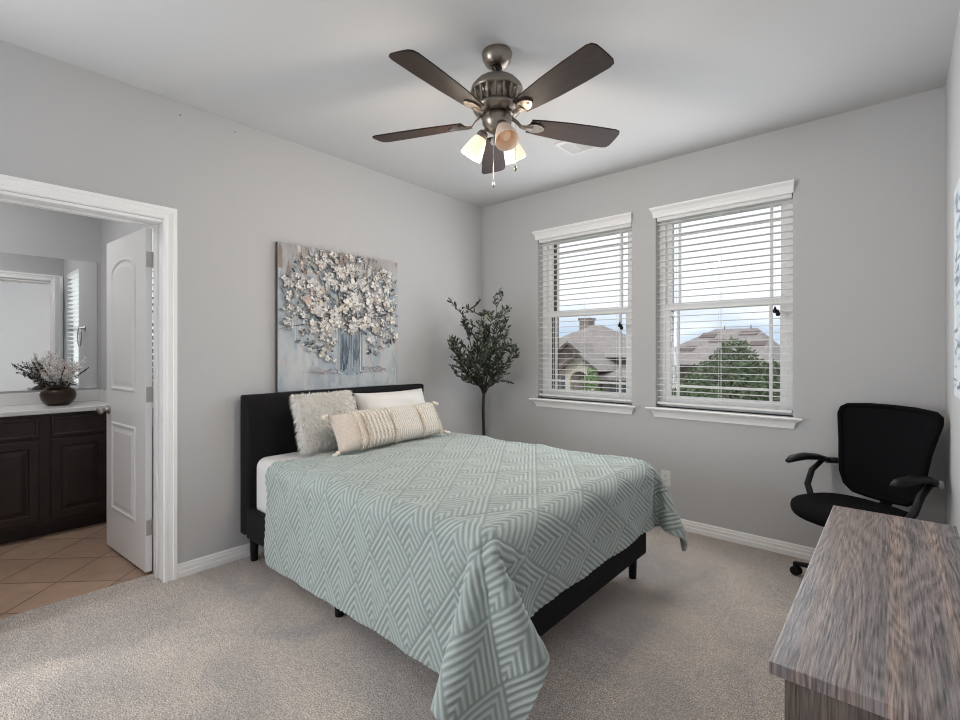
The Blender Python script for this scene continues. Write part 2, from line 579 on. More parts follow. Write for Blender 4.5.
# --- exterior
M_ROOF = mat('taupe_shingle', (146, 139, 137), 0.95, bump=0.7, bscale=14, var=0.16, vscale=5)
M_ROOFD = mat('dark_shingle', (112, 100, 98), 0.95, var=0.2, vscale=8)
M_STONE = mat('limestone', (196, 186, 172), 0.9, bump=0.6, bscale=6, var=0.15, vscale=3)
M_BRICKH = mat('grey_brown_brick', (132, 121, 116), 0.95, bump=0.5, bscale=14, var=0.25, vscale=5)
M_DARKWIN = mat('dark_window', (70, 80, 88), 0.15)
M_FASCIA = mat('brown_fascia', (92, 82, 78), 0.8)
M_LAWN = mat('lawn', (110, 118, 84), 0.95, var=0.2, vscale=0.5)
M_TREEL = mat('tree_leaf', (96, 112, 78), 0.7, var=0.35, vscale=3)
M_TREEL2 = mat('young_tree_leaf', (120, 148, 88), 0.7, var=0.3, vscale=3)

# ------------------------------------------------------------------ room shell
T = 0.16
DY0, DY1, DZ = 0.14, 0.871, 2.045        # bathroom doorway
BX, BY0, BY1 = -1.90, -0.55, 0.93        # bathroom extents

struct(MB().box((-0.165, YB - 0.1, -0.12), (XR + 0.15, YW + 0.1, 0.0)).build('floor', M_CARPET), 'taupe cut pile carpet across the bedroom', 'carpet')
struct(MB().box((BX - 0.1, BY0 - 0.1, -0.13), (-0.165, BY1 + 0.02, -0.006)).build('floor_bathroom', M_TILE), 'brown square tile laid diagonally on bathroom floor', 'tile floor')
struct(MB().box((-2.1, YB - 0.15, H), (XR + 0.15, YW + 0.25, H + 0.12)).build('ceiling', M_CEIL), 'flat pale grey textured ceiling', 'ceiling')
w = MB()
w.box((-T, DY1, -0.1), (0, YW, H)); w.box((-T, YB, -0.1), (0, -1.46, H)); w.box((-T, -0.64, -0.1), (0, DY0, H)); w.box((-T, -1.46, 2.045), (0, -0.64, H)); w.box((-T, DY0, DZ), (0, DY1, H))  # unseen opening behind the camera is cut for the added fill light
struct(w.build('wall_left', M_WALL), 'grey wall behind bed with bathroom doorway', 'wall')
struct(MB().box((XR, YB - 0.1, -0.1), (XR + 0.12, YW + 0.2, H)).build('wall_right', M_WALL), 'grey wall beside the desk', 'wall')
struct(MB().box((-T, YB - 0.12, -0.1), (XR, YB, H)).build('wall_back', M_WALL), 'grey wall behind the camera', 'wall')
# window wall
WIN = [(0.668, 1.553), (1.742, 2.622)]
WZ0, WZ1 = 0.885, 2.33


def wall_with_holes(x0, x1, y0, y1, z0, z1, name, m, g=0.0):
    w = MB()
    xs = [x0]
    for a, b in WIN: xs += [a + g, b - g]
    xs.append(x1)
    for i in range(0, len(xs), 2):
        w.box((xs[i], y0, z0), (xs[i + 1], y1, z1))
    for a, b in WIN:
        w.box((a + g, y0, z0), (b - g, y1, WZ0)); w.box((a + g, y0, WZ1), (b - g, y1, z1))
    return struct(w.build(name, m))


struct(wall_with_holes(-T, XR, YW, YW + 0.13, -0.1, H, 'wall_window', M_WALL), 'grey wall holding the two blind covered windows', 'wall')
struct(wall_with_holes(-T, XR + 0.12, YW + 0.147, YW + 0.30, -3.0, H + 0.1, 'wall_exterior', M_BRICK, 0.035), 'dark brick outer face around the windows', 'wall')
# bathroom walls
w = MB()
w.box((BX - 0.1, BY0 - 0.1, -0.1), (BX, BY1 + 0.1, H))
struct(w.build('wall_vanity', M_WALL), 'grey bathroom wall above the vanity', 'wall')
w = MB()
w.box((BX, BY0 - 0.1, -0.1), (-T, BY0, H))
struct(w.build('wall_bathroom_near', M_WALL), 'grey bathroom wall out of view', 'wall')
bwx0, bwx1, bwz0, bwz1 = -0.96, -0.34, 0.93, 2.12
w = MB()
w.box((BX, BY1, -0.1), (bwx0, BY1 + 0.1, H)); w.box((bwx1, BY1, -0.1), (-T, BY1 + 0.1, H))
w.box((bwx0, BY1, -0.1), (bwx1, BY1 + 0.1, bwz0)); w.box((bwx0, BY1, bwz1), (bwx1, BY1 + 0.1, H))
struct(w.build('wall_bathroom_end', M_WALL), 'grey bathroom wall behind the open door', 'wall')

# ------------------------------------------------------------------ baseboards (stepped profile)
BBP = [(0, 0), (0.017, 0), (0.017, 0.030), (0.013, 0.034), (0.013, 0.054), (0.009, 0.058), (0.009, 0.070), (0.005, 0.078), (0, 0.078)]


def baseboard(name, p, q, nrm, label):
    p = Vector((*p, 0)); q = Vector((*q, 0)); n = Vector((*nrm, 0))
    mb = MB()
    mb.prism(BBP, lambda a, b: tuple(p + n * a + Vector((0, 0, b))), lambda a, b: tuple(q + n * a + Vector((0, 0, b))))
    return struct(mb.build(name, M_TRIM), label, 'baseboard')


baseboard('baseboard_left', (0, 0.925), (0, YW), (1, 0), 'white baseboard along the bed wall')
baseboard('baseboard_window', (0, YW), (XR, YW), (0, -1), 'white baseboard under the windows')
baseboard('baseboard_right', (XR, YW), (XR, YB), (-1, 0), 'white baseboard along the desk wall')
baseboard('baseboard_back', (XR, YB), (0, YB), (0, 1), 'white baseboard behind the camera')

# ------------------------------------------------------------------ door casing and jamb
CAS = [(0, 0), (0, 0.012), (0.006, 0.017), (0.018, 0.017), (0.024, 0.013), (0.046, 0.016), (0.050, 0.021), (0.067, 0.021), (0.067, 0)]


def casing(x, sgn, name, label, right=True):
    """x: wall face, sgn: direction the casing projects"""
    mb = MB()
    y0, y1, z1 = DY0 + 0.013, DY1 - 0.013, DZ + 0.006
    if right:
        mb.prism(CAS, lambda a, b: (x + sgn * b, y1 - 0.003 + a, 0), lambda a, b: (x + sgn * b, y1 - 0.003 + a, z1 - 0.003 + a))
    mb.prism(CAS, lambda a, b: (x + sgn * b, y0 + 0.003 - a, 0), lambda a, b: (x + sgn * b, y0 + 0.003 - a, z1 - 0.003 + a))
    mb.prism(CAS, lambda a, b: (x + sgn * b, y0 + 0.003 - a, z1 - 0.003 + a), lambda a, b: (x + sgn * b, y1 - 0.003 + (a if right else 0.07), z1 - 0.003 + a))
    return struct(mb.build(name, M_TRIM), label, 'door trim')


casing(0, 1, 'trim_1', 'white moulded casing around the bathroom doorway')
casing(-T, -1, 'trim_2', 'white casing on the bathroom side of the doorway')
mb = MB()
mb.box((-T, DY1 - 0.001, 0), (0, DY1 + 0.0, DZ)); mb.box((-T, DY0, 0), (0, DY0 + 0.001, DZ))
mb = MB()
mb.box((-T - 0.001, DY1 - 0.016, 0), (0.004, DY1, DZ)); mb.box((-T - 0.001, DY0, 0), (0.004, DY0 + 0.016, DZ)); mb.box((-T - 0.001, DY0 + .016, DZ - 0.016), (0.004, DY1 - .016, DZ))
# stop strip
mb.box((-0.115, DY1 - 0.028, 0), (-0.075, DY1 - 0.016, DZ - 0.016)); mb.box((-0.115, DY0 + 0.016, 0), (-0.075, DY0 + 0.028, DZ - 0.016))
mb.box((-0.115, DY0 + 0.028, DZ - 0.028), (-0.075, DY1 - 0.028, DZ - 0.016))
struct(mb.build('trim_3', M_TRIM, bevel=0.002), 'white jamb lining the bathroom doorway', 'door jamb')

# ------------------------------------------------------------------ bathroom door leaf
LEAF = 0.695
LZ0, LZ1 = 0.012, 2.025
# local frame: hinge at origin, leaf runs to -x, visible face looks to -y
door = bpy.data.objects.new('door_1', None)
C.objects.link(door)
door.location = (-0.180, 0.852, 0)
door.rotation_euler = (0, 0, math.radians(4.0))
struct(door, 'white two panel door with arched upper panel standing open', 'door')
TH = 0.035


def arch(x0, x1, z0, z1, rise, n=26):
    pts = [(x0, z0), (x1, z0), (x1, z1)]
    for i in range(1, n):
        a = PI * i / n
        pts.append(((x0 + x1) / 2 + (x1 - x0) / 2 * math.cos(a), z1 + rise * math.sin(a) ** 0.9))
    pts.append((x0, z1))
    return pts


mb = MB()
mb.box((-LEAF, -TH, LZ0), (0, 0, LZ1))
leaf = mb.build('door_leaf', M_DOOR, door, bevel=0.002)
mb = MB()
xa, xb = -LEAF + 0.112, -0.155
steps = [(0, 0.0004), (0.005, 0.007), (0.013, 0.008), (0.024, 0.0008), (0.036, 0.0010), (0.058, 0.006)]
for sgn, y_ in ((-1, -TH), (1, 0)):
    relief(mb, arch(xa, xb, 1.055, 1.795, 0.095), steps, lambda a, b, h: (a, y_ + sgn * h, b))
    relief(mb, [(xa, 0.275), (xb, 0.275), (xb, 0.845), (xa, 0.845)], steps, lambda a, b, h: (a, y_ + sgn * h, b))
mb.build('door_panel', M_DOOR, door)
# hinges
for z in (1.84, 1.05, 0.27):
    mb = MB()
    mb.lathe([(0.0, z - 0.047), (0.007, z - 0.047), (0.007, z + 0.047), (0.0, z + 0.047)], 12, M=Matrix.Translation((0.006, 0.006, 0)))
    mb.box((-0.001, -TH + 0.004, z - 0.045), (0.002, 0.002, z + 0.045))
    mb.build('hinge', M_CHROME, door)
# knob set
for sgn, y_ in ((-1, -TH), (1, 0)):
    mb = MB()
    Mx = Matrix.Translation((-LEAF + 0.06, y_, 0.92)) @ Matrix.Rotation(PI / 2 * (1 if sgn < 0 else -1), 4, 'X')
    mb.lathe([(0, 0.0005), (0.031, 0.0005), (0.031, 0.006), (0.026, 0.010), (0.012, 0.012), (0.011, 0.030), (0.022, 0.036), (0.028, 0.048), (0.026, 0.060), (0.014, 0.067), (0, 0.068)], 24, M=Mx)
    mb.build('door_knob', M_CHROME, door, smooth=True)

# ------------------------------------------------------------------ windows


def window(idx, x0, x1, label):
    root = bpy.data.objects.new('window_%d' % idx, None)
    C.objects.link(root)
    root.location = (x0, YW, WZ0)
    struct(root, label, 'window')
    w_ = x1 - x0
    h_ = WZ1 - WZ0
    D0 = 0.075
    # vinyl frame
    mb = MB()
    fw = 0.045
    mb.box((0, D0, 0), (fw, D0 + 0.07, h_)); mb.box((w_ - fw, D0, 0), (w_, D0 + 0.07, h_))
    mb.box((fw, D0, 0), (w_ - fw, D0 + 0.07, fw)); mb.box((fw, D0, h_ - 0.012), (w_ - fw, D0 + 0.07, h_))
    mb.build('window_frame', M_VINYL, root, bevel=0.003)
    mid = 1.635 - WZ0
    # upper sash is further out, lower sash nearer
    def sash(z0, z1, y, bars, nm):
        mb = MB()
        s = 0.038
        a, b_ = fw, w_ - fw
        mb.box((a, y, z0), (a + s, y + 0.028, z1)); mb.box((b_ - s, y, z0), (b_, y + 0.028, z1))
        mb.box((a + s, y, z0), (b_ - s, y + 0.028, z0 + s)); mb.box((a + s, y, z1 - s), (b_ - s, y + 0.028, z1))
        so = mb.build('sash', M_VINYL, root, bevel=0.002)
        mb = MB()
        mb.box((a + s - 0.004, y + 0.012, z0 + s - 0.004), (b_ - s + 0.004, y + 0.015, z1 - s + 0.004))
        mb.build('pane', M_GLASS, so)
        mb = MB()
        for x in (0.085 + fw, w_ - fw - 0.085 - 0.016):
            mb.box((x, y + 0.004, z0 + s), (x + 0.016, y + 0.022, z1 - s))
        mb.box((a + s, y + 0.005, bars), (b_ - s, y + 0.021, bars + 0.016))
        mb.build('muntin', M_VINYL, so)
    sash(mid - 0.02, h_ - 0.012, D0 + 0.036, h_ - 0.15, 'upper')
    sash(fw, mid + 0.025, D0 + 0.004, fw + 0.105, 'lower')
    # drywall return liners
    # sill (stool with moulded apron, mitred ends)
    SILL = [(0.0, 0.0), (0.062, 0.0), (0.066, -0.006), (0.062, -0.014), (0.050, -0.018), (0.030, -0.034), (0.018, -0.060), (0.016, -0.074), (0.0, -0.076)]
    mb = MB()
    L0, L1 = -0.028, w_ + 0.028
    mb.prism(SILL, lambda a, b_: (L0 + 0.036 - a, -a, b_), lambda a, b_: (L1 - 0.036 + a, -a, b_))
    mb.box((0.001, 0.0, -0.02), (w_ - 0.001, D0, 0.0))
    mb.build('window_sill', M_TRIM, root)
    # head moulding
    HEAD = [(0.0, 0.0), (0.016, 0.0), (0.018, 0.022), (0.028, 0.045), (0.040, 0.058), (0.044, 0.064), (0.044, 0.074), (0.0, 0.076)]
    zb = 2.313 - WZ0
    mb = MB()
    mb.prism(HEAD, lambda a, b_: (-0.006 - a * 0.6, -a - 0.001, zb + b_), lambda a, b_: (w_ + a * 0.3, -a - 0.001, zb + b_))
    mb.build('head_moulding', M_TRIM, root)
    return root


window(1, *WIN[0], 'white single hung window nearer the corner, houses outside')
window(2, *WIN[1], 'white single hung window nearer the chair, large tree outside')


def blind(x0, x1, label, tilt=0.0, tz=1.545):
    root = thing('window_blind', label, 'window blind', (x0, YW, WZ0 + 0.0), 0, 'white slatted blinds in the bedroom windows')
    w_ = x1 - x0
    h_ = WZ1 - WZ0
    g = 0.007
    mb = MB()
    mb.box((g, 0.008, h_ - 0.040), (w_ - g, 0.062, h_ - 0.002))
    mb.build('headrail', M_SLAT, root, bevel=0.002)
    n = 29
    z0_, z1_ = 0.075, h_ - 0.062
    mb = MB()
    hw, th = 0.024, 0.0014
    for i in range(n):
        z = z0_ + (z1_ - z0_) * i / (n - 1)
        ty = math.sin(tilt) * hw
        # gently crowned slat cross section
        prof = [(-hw, -th), (0, -th + 0.0012), (hw, -th), (hw, th), (0, th + 0.0012), (-hw, th)]
        yc = 0.036
        ca, sa = math.cos(tilt), math.sin(tilt)
        mb.prism(prof, lambda a, b_: (g, yc + a * ca - b_ * sa, z + a * sa + b_ * ca), lambda a, b_: (w_ - g, yc + a * ca - b_ * sa, z + a * sa + b_ * ca))
    mb.build('slats', M_SLAT, root)
    mb = MB()
    mb.box((g, 0.011, 0.022), (w_ - g, 0.061, 0.038))
    mb.build('bottom_rail', M_SLAT, root, bevel=0.003)
    for x in (0.13, w_ / 2, w_ - 0.13):
        mb = MB()
        for y in (0.0105, 0.0615):
            mb.tube([(x, y, 0.03), (x, y, h_ - 0.03)], 0.0011, 6)
        mb.tube([(x + 0.012, 0.036, 0.03), (x + 0.012, 0.036, h_ - 0.03)], 0.0009, 6)
        mb.build('ladder_cord', M_SLAT, root)
    for k_, (dx, zz) in enumerate(((0.098, tz + 0.02), (0.082, tz))):
        mb = MB()
        mb.tube([(w_ - dx, 0.004, h_ - 0.04), (w_ - dx, 0.0035, zz - WZ0 + 0.02)], 0.0011, 6)
        cd = mb.build('lift_cord', M_SLAT, root)
        mb = MB()
        mb.lathe([(0, 0.030), (0.005, 0.029), (0.007, 0.018), (0.013, 0.006), (0.013, -0.004), (0.009, -0.012), (0, -0.013)], 14, M=Matrix.Translation((w_ - dx, -0.004, zz - WZ0)))
        mb.build('tassel', M_BLACK, cd, smooth=True)
    return root


blind(*WIN[0], 'white horizontal slat blind on the window nearer the room corner', tz=1.49)
blind(*WIN[1], 'white horizontal slat blind on the window nearer the black chair')

# bathroom window on the end wall with its blind
root = bpy.data.objects.new('window_3', None); C.objects.link(root)
root.location = (bwx0, BY1, bwz0)
struct(root, 'small bathroom window behind the open door', 'window')
bw, bh = bwx1 - bwx0, bwz1 - bwz0
mb = MB()
mb.box((0, 0.05, 0), (0.04, 0.1, bh)); mb.box((bw - 0.04, 0.05, 0), (bw, 0.1, bh)); mb.box((0.04, 0.05, 0), (bw - 0.04, 0.1, 0.04)); mb.box((0.04, 0.05, bh - 0.04), (bw - 0.04, 0.1, bh)); mb.box((0.04, 0.055, bh * 0.5 - 0.02), (bw - 0.04, 0.095, bh * 0.5 + 0.02))
mb.build('window_frame', M_VINYL, root)
mb = MB(); mb.box((0.04, 0.085, 0.04), (bw - 0.04, 0.088, bh - 0.04)); mb.build('pane', M_GLASS, root)
root = thing('window_blind', 'white slat blind in the bathroom, glimpsed past the open door and in the mirror', 'window blind', (bwx0, BY1, bwz0))
mb = MB()
for i in range(26):
    z = 0.05 + i * (bh - 0.10) / 25
    a_ = math.radians(-12)
    prof = [(-0.024, -0.0014), (0.024, -0.0014), (0.024, 0.0014), (-0.024, 0.0014)]
    mb.prism(prof, lambda a, b_: (0.006, 0.026 + a * math.cos(a_) - b_ * math.sin(a_), z + a * math.sin(a_) + b_ * math.cos(a_)), lambda a, b_: (bw - 0.006, 0.026 + a * math.cos(a_) - b_ * math.sin(a_), z + a * math.sin(a_) + b_ * math.cos(a_)))
mb.build('slats', M_SLAT, root)
mb = MB(); mb.box((0.006, 0.004, bh - 0.045), (bw - 0.006, 0.048, bh - 0.002)); mb.build('headrail', M_SLAT, root)
mb = MB(); mb.box((0.006, 0.006, 0.008), (bw - 0.006, 0.046, 0.022)); mb.build('bottom_rail', M_SLAT, root)

# ------------------------------------------------------------------ exterior
GZ = -3.1
struct(MB().box((-60, YW + 0.6, GZ - 0.2), (40, 90, GZ)).build('ground', M_LAWN), 'lawn and street level outside', 'ground')


def hip_roof(mb, x0, x1, y0, y1, z0, zr, over=0.4, mi=0):
    x0 -= over; x1 += over; y0 -= over; y1 += over
    d = min(x1 - x0, y1 - y0) / 2
    if (x1 - x0) >= (y1 - y0):
        r0 = (x0 + d, (y0 + y1) / 2, zr); r1 = (x1 - d, (y0 + y1) / 2, zr)
    else:
        r0 = ((x0 + x1) / 2, y0 + d, zr); r1 = ((x0 + x1) / 2, y1 - d, zr)
    v = [(x0, y0, z0), (x1, y0, z0), (x1, y1, z0), (x0, y1, z0), r0, r1]
    if (x1 - x0) >= (y1 - y0):
        f = [(0, 1, 5, 4), (1, 2, 5), (2, 3, 4, 5), (3, 0, 4), (3, 2, 1, 0)]
    else:
        f = [(0, 1, 4), (1, 2, 5, 4), (2, 3, 5), (3, 0, 4, 5), (3, 2, 1, 0)]
    mb.add(v, f, mi)


# house seen through the left window
hs = thing('house', 'neighbouring house with chimney and arched entry seen through the left window', 'house', (-7, 17, GZ))


def HP(x, y, z): return (x + 7, y - 17, z - GZ)


def slab8(mb, top, dz):
    """a sloping slab: four top corners, thickness dz downward"""
    v = [HP(*p) for p in top] + [HP(p[0], p[1], p[2] - dz) for p in top]
    mb.add(v, [(0, 1, 2, 3), (7, 6, 5, 4), (0, 4, 5, 1), (1, 5, 6, 2), (2, 6, 7, 3), (3, 7, 4, 0)])


mb = MB(); mb.box(HP(-10.2, 18.6, GZ), HP(-5.2, 23.2, 1.05)); mb.box(HP(-8.2, 17.45, GZ), HP(-6.2, 18.6, 1.2)); mb.build('wall', M_BRICKH, hs)
v0 = MB(); hip_roof(v0, -10.2, -5.2, 18.6, 23.2, 1.10, 2.62, 0.55)
mb = MB(); mb.add([HP(*p) for p in v0.v], v0.f)
mb.build('roof', M_ROOF, hs)
mb = MB(); slab8(mb, [(-5.75, 16.6, 0.40), (-3.9, 16.6, 0.40), (-3.9, 18.62, 0.80), (-5.75, 18.62, 0.80)], 0.14)
mb.build('porch_roof', M_ROOF, hs)
mb = MB(); mb.box(HP(-5.55, 17.2, GZ), HP(-4.2, 18.55, 0.35)); mb.build('porch_wall', M_BRICKH, hs)


def gable(x0, x1, zb, zr, y0, y1, wallm, nm):
    xm = (x0 + x1) / 2
    o_ = 0.22
    sl = (zr - zb) / ((x1 - x0) / 2)
    mb = MB(); mb.prism([(x0, zb), (x1, zb), (xm, zr - 0.12)], lambda a, b_: HP(a, y0 + 0.2, b_), lambda a, b_: HP(a, y0 + 0.45, b_))
    mb.build(nm, wallm, hs)
    for s in (-1, 1):
        xe = xm + s * ((x1 - x0) / 2 + o_)
        ze = zb - o_ * sl
        mb = MB(); slab8(mb, [(xm, y0, zr), (xe, y0, ze), (xe, y1, ze), (xm, y1, zr)], 0.06); mb.build('gable_roof', M_ROOF, hs)
        mb = MB(); slab8(mb, [(xm, y0 - 0.05, zr + 0.01), (xe, y0 - 0.05, ze + 0.01), (xe, y0, ze + 0.01), (xm, y0, zr + 0.01)], 0.13); mb.build('fascia', M_FASCIA, hs)


gable(-7.95, -6.25, 1.12, 1.75, 17.2, 20.5, M_BRICKH, 'gable_wall')
gable(-6.72, -5.42, 0.80, 1.28, 16.2, 18.5, M_STONE, 'entry_gable')
mb = MB()
mb.box(HP(-6.72, 16.4, GZ), HP(-6.50, 16.65, 0.82)); mb.box(HP(-5.72, 16.4, GZ), HP(-5.45, 16.65, 0.82))
ap = [(-6.50, 0.25)] + [(-6.11 + 0.39 * math.cos(PI - PI * i / 12), 0.25 + 0.32 * math.sin(PI * i / 12)) for i in range(1, 12)] + [(-5.72, 0.25)]
for (a0, b0), (a1, b1) in zip(ap[:-1], ap[1:]):
    mb.prism([(a0, b0), (a1, b1), (a1, 0.82), (a0, 0.82)], lambda a, b_: HP(a, 16.4, b_), lambda a, b_: HP(a, 16.65, b_))
mb.build('entry_arch', M_STONE, hs)
mb = MB(); mb.box(HP(-6.5, 17.38, GZ), HP(-5.7, 17.44, 0.5)); mb.build('entry_door', M_FASCIA, hs)
mb = MB(); mb.box(HP(-7.5, 17.38, -0.75), HP(-7.05, 17.44, 0.3)); mb.build('window', M_DARKWIN, hs)
mb = MB(); mb.box(HP(-5.2, 17.12, -0.95), HP(-4.45, 17.19, 0.05)); mb.build('window', M_DARKWIN, hs)
mb = MB(); mb.box(HP(-8.85, 21.3, 1.3), HP(-8.33, 21.9, 2.95)); mb.box(HP(-8.90, 21.25, 2.90), HP(-8.28, 21.95, 3.02)); mb.build('chimney', M_BRICKH, hs)
mb = MB(); mb.box(HP(-7.2, 17.36, 1.16), HP(-7.0, 17.4, 1.36)); mb.build('gable_vent', M_FASCIA, hs)

# house beyond the tree in the right window
h2 = thing('house', 'brown roofed house behind the big tree in the right window', 'house', (-3.3, 24.6, GZ))
mb = MB(); mb.box((-3.2, 0, 0), (2.35, 6.6, 3.75)); mb.build('wall', M_BRICKH, h2)
mb = MB()
zr_, ze_ = 5.66, 3.80
mb.add([(-3.9, -0.5, ze_), (2.55, -0.5, ze_), (2.55, 7, ze_), (-3.9, 7, ze_), (-0.95, 3.2, zr_), (1.05, 3.2, zr_)], [(0, 1, 5, 4), (1, 2, 5), (2, 3, 4, 5), (3, 0, 4), (3, 2, 1, 0)])
mb.build('roof', M_ROOF, h2)
slope = (zr_ - ze_) / 3.7
for (x, d, wd, dd) in ((-1.5, 2.7, 0.75, .5), (-0.9, 2.2, 0.7, .3), (0.35, 2.9, 0.8, .4), (1.0, 1.8, 0.7, .4), (-2.6, 1.2, 0.6, .5), (-1.9, 1.3, 0.5, .5)):
    v = []
    for up in (0.02, 0.05):
        for (a, b_) in ((x, d), (x + wd, d), (x + wd + .06, d + dd), (x + .06, d + dd)):
            v.append((a, -0.5 + b_, ze_ + b_ * slope + up))
    mb = MB(); mb.add(v, [(3, 2, 1, 0), (4, 5, 6, 7), (0, 1, 5, 4), (1, 2, 6, 5), (2, 3, 7, 6), (3, 0, 4, 7)])
    mb.build('dark_shingle_patch', M_ROOFD, h2)
for x in (-0.5, 0.75):
    mb = MB(); mb.lathe([(0.03, 5.4), (0.03, 5.82), (0.0, 5.82)], 8, M=Matrix.Translation((x, 3.2, 0))); mb.build('vent_pipe', M_FASCIA, h2)
h3 = thing('house', 'distant low roofed house at the right edge of the right window', 'house', (3.6, 36, GZ))
mb = MB(); mb.box((-3.6, 0, 0), (4, 8, 3.6)); mb.build('wall', M_BRICKH, h3)
mb = MB(); hip_roof(mb, -3.6, 4, 0, 8, 3.6, 5.35, 0.4); mb.build('roof', M_ROOF, h3)


def leaf_quads(mb, centers, size, col=None, mi=0):
    for c in centers:
        d = Vector(rng.normal(size=3)); d.normalize()
        s = d.cross(Vector(rng.normal(size=3))); s.normalize()
        L = size * rng.uniform(0.7, 1.3)
        W_ = L * 0.42
        c = Vector(c)
        n_ = d.cross(s) * L * 0.12
        mb.add([c - d * L, c + s * W_ + n_, c + d * L, c - s * W_ + n_], [(0, 1, 2), (0, 2, 3)], mi)


def tree(name, label, loc, blobs, nleaf, size, m, trunk_r, trunk_h):
    r = thing(name, label, 'tree', loc)
    mb = MB()
    mb.tube([(0, 0, -0.05), (0.05, 0.02, trunk_h * 0.5), (0, 0, trunk_h)], [trunk_r, trunk_r * 0.8, trunk_r * 0.5], 10)
    for bl in blobs:
        c = Vector(bl[:3])
        mb.tube([(0, 0, trunk_h * 0.7), tuple(c * 0.5 + Vector((0, 0, trunk_h * 0.4))), tuple(c)], [trunk_r * 0.5, trunk_r * 0.35, trunk_r * 0.15], 6)
    mb.build('trunk', M_TWIG, r)
    pts = []
    vol = np.array([b_[3] ** 2 for b_ in blobs]); vol = vol / vol.sum()
    for bl, k_ in zip(blobs, (vol * nleaf).astype(int)):
        for _ in range(k_):
            d = rng.normal(size=3); d /= np.linalg.norm(d)
            q = bl[3] * rng.uniform(0.55, 1.0) ** 0.6
            pts.append((bl[0] + d[0] * q, bl[1] + d[1] * q, bl[2] + d[2] * q * 0.9))
    mb = MB(); leaf_quads(mb, pts, size); mb.build('foliage', m, r)
    return r


blobs = [(.05, 0, 3.6, .75), (.08, .1, 4.15, .42), (.1, 0, 4.42, .26), (-.45, 0, 3.35, .55), (.65, 0, 3.4, .55), (.5, .1, 3.9, .38), (-.3, 0, 3.85, .35), (0, -.2, 3.0, .95), (.9, 0, 3.0, .55), (-.75, 0, 2.9, .5), (1.0, 0, 2.5, .6), (-.8, 0, 2.3, .6), (0.1, -.1, 2.3, .8)]
blobs = [(b_[0] * 1.3, b_[1], b_[2], b_[3] * 1.12) for b_ in blobs]
tree('tree', 'big bushy green tree filling the lower right window', (0.62, 10.2, GZ), blobs, 20000, 0.05, M_TREEL, 0.12, 2.6)
tree('tree', 'green tree at the far right edge of the right window', (2.75, 13.2, GZ), [(0, 0, 3.6, .65), (-.15, 0, 4.15, .42), (.3, 0, 2.9, .8), (-.1, 0, 2.6, .7)], 6000, 0.055, M_TREEL, 0.1, 2.4)
tree('tree', 'slim young green tree before the entry of the left house', (-3.8, 13.0, GZ), [(0, 0, 3.55, .24), (0, 0, 3.2, .30), (0.05, 0, 2.8, .34), (0, 0, 3.82, .14), (0.02, 0, 2.4, .3)], 1800, 0.05, M_TREEL2, 0.05, 2.2)
# low blue hill line far away
mb = MB()
hv = []
for i in range(41):
    x = -60 + 3 * i
    hv.append((x, 85, 0.2 + 1.2 * math.sin(i * 0.55) + 0.8 * math.sin(i * 1.3 + 1)))
mb.add(hv + [(p[0], 85, GZ) for p in hv] + [(p[0], 92, p[2]) for p in hv] + [(p[0], 92, GZ) for p in hv], [(i, i + 1, 42 + i, 41 + i) for i in range(40)] + [(i, 82 + i, 83 + i, i + 1) for i in range(40)])
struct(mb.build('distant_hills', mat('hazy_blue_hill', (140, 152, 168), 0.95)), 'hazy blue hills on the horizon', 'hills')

# ------------------------------------------------------------------ bed frame
bed = thing('bed', 'charcoal upholstered platform bed with tall panel headboard', 'bed', (0, 2.0, 0))


def BP(x, y, z): return (x, y - 2.0, z)


HY0, HY1 = 1.266, 2.748
mb = MB()
mb.box(BP(0.022, HY0, 0.165), BP(0.088, HY1, 1.03))
hb = mb.build('headboard', M_HEAD, bed, bevel=0.012, seg=3)
mb = MB()
relief(mb, [(HY0 + .006, 0.175), (HY1 - .006, 0.175), (HY1 - .006, 1.024), (HY0 + .006, 1.024)], [(0, 0.0), (0.004, 0.012), (0.012, 0.019), (0.022, 0.021), (0.17, 0.005), (0.19, 0.003), (0.22, 0.002)], lambda a, b_, h: BP(0.087 + h, a, b_))
mb.build('padded_border', M_HEAD, hb)
for nm, a, b_ in (('side_rail', (0.095, 1.275, 0.15), (2.0, 1.315, 0.335)), ('side_rail', (0.095, 2.642, 0.15), (2.0, 2.682, 0.335)), ('foot_rail', (2.0, 1.275, 0.15), (2.045, 2.682, 0.335))):
    MB().box(BP(*a), BP(*b_)).build(nm, M_HEAD, bed, bevel=0.010, seg=3)
mb = MB()
for i in range(11):
    x = 0.14 + i * 0.18
    mb.box(BP(x, 1.315, 0.268), BP(x + 0.07, 2.665, 0.283))
mb.build('slat_base', mat('pine_slat', (196, 170, 132), 0.7), bed)
for x, y in ((0.098, 1.322), (0.098, 2.68), (1.955, 1.345), (1.975, 2.65), (1.05, 1.98), (1.05, 1.32), (1.05, 2.66)):
    mb = MB()
    mb.tube([BP(x, y, 0.0), BP(x, y, 0.17)], [0.021, 0.027], 14)
    mb.build('leg', M_BLACK, bed, smooth=False)

mtz = 0.645
mb = MB(); mb.box((-0.955, -0.665, 0), (0.955, 0.665, mtz - 0.285))
mt = mb.build('mattress', M_SHEET, None, bevel=0.06, seg=5)
mt.location = (1.055, 1.98, 0.2845)
tag(mt, 'white sheeted mattress showing at the head of the bed', 'mattress')

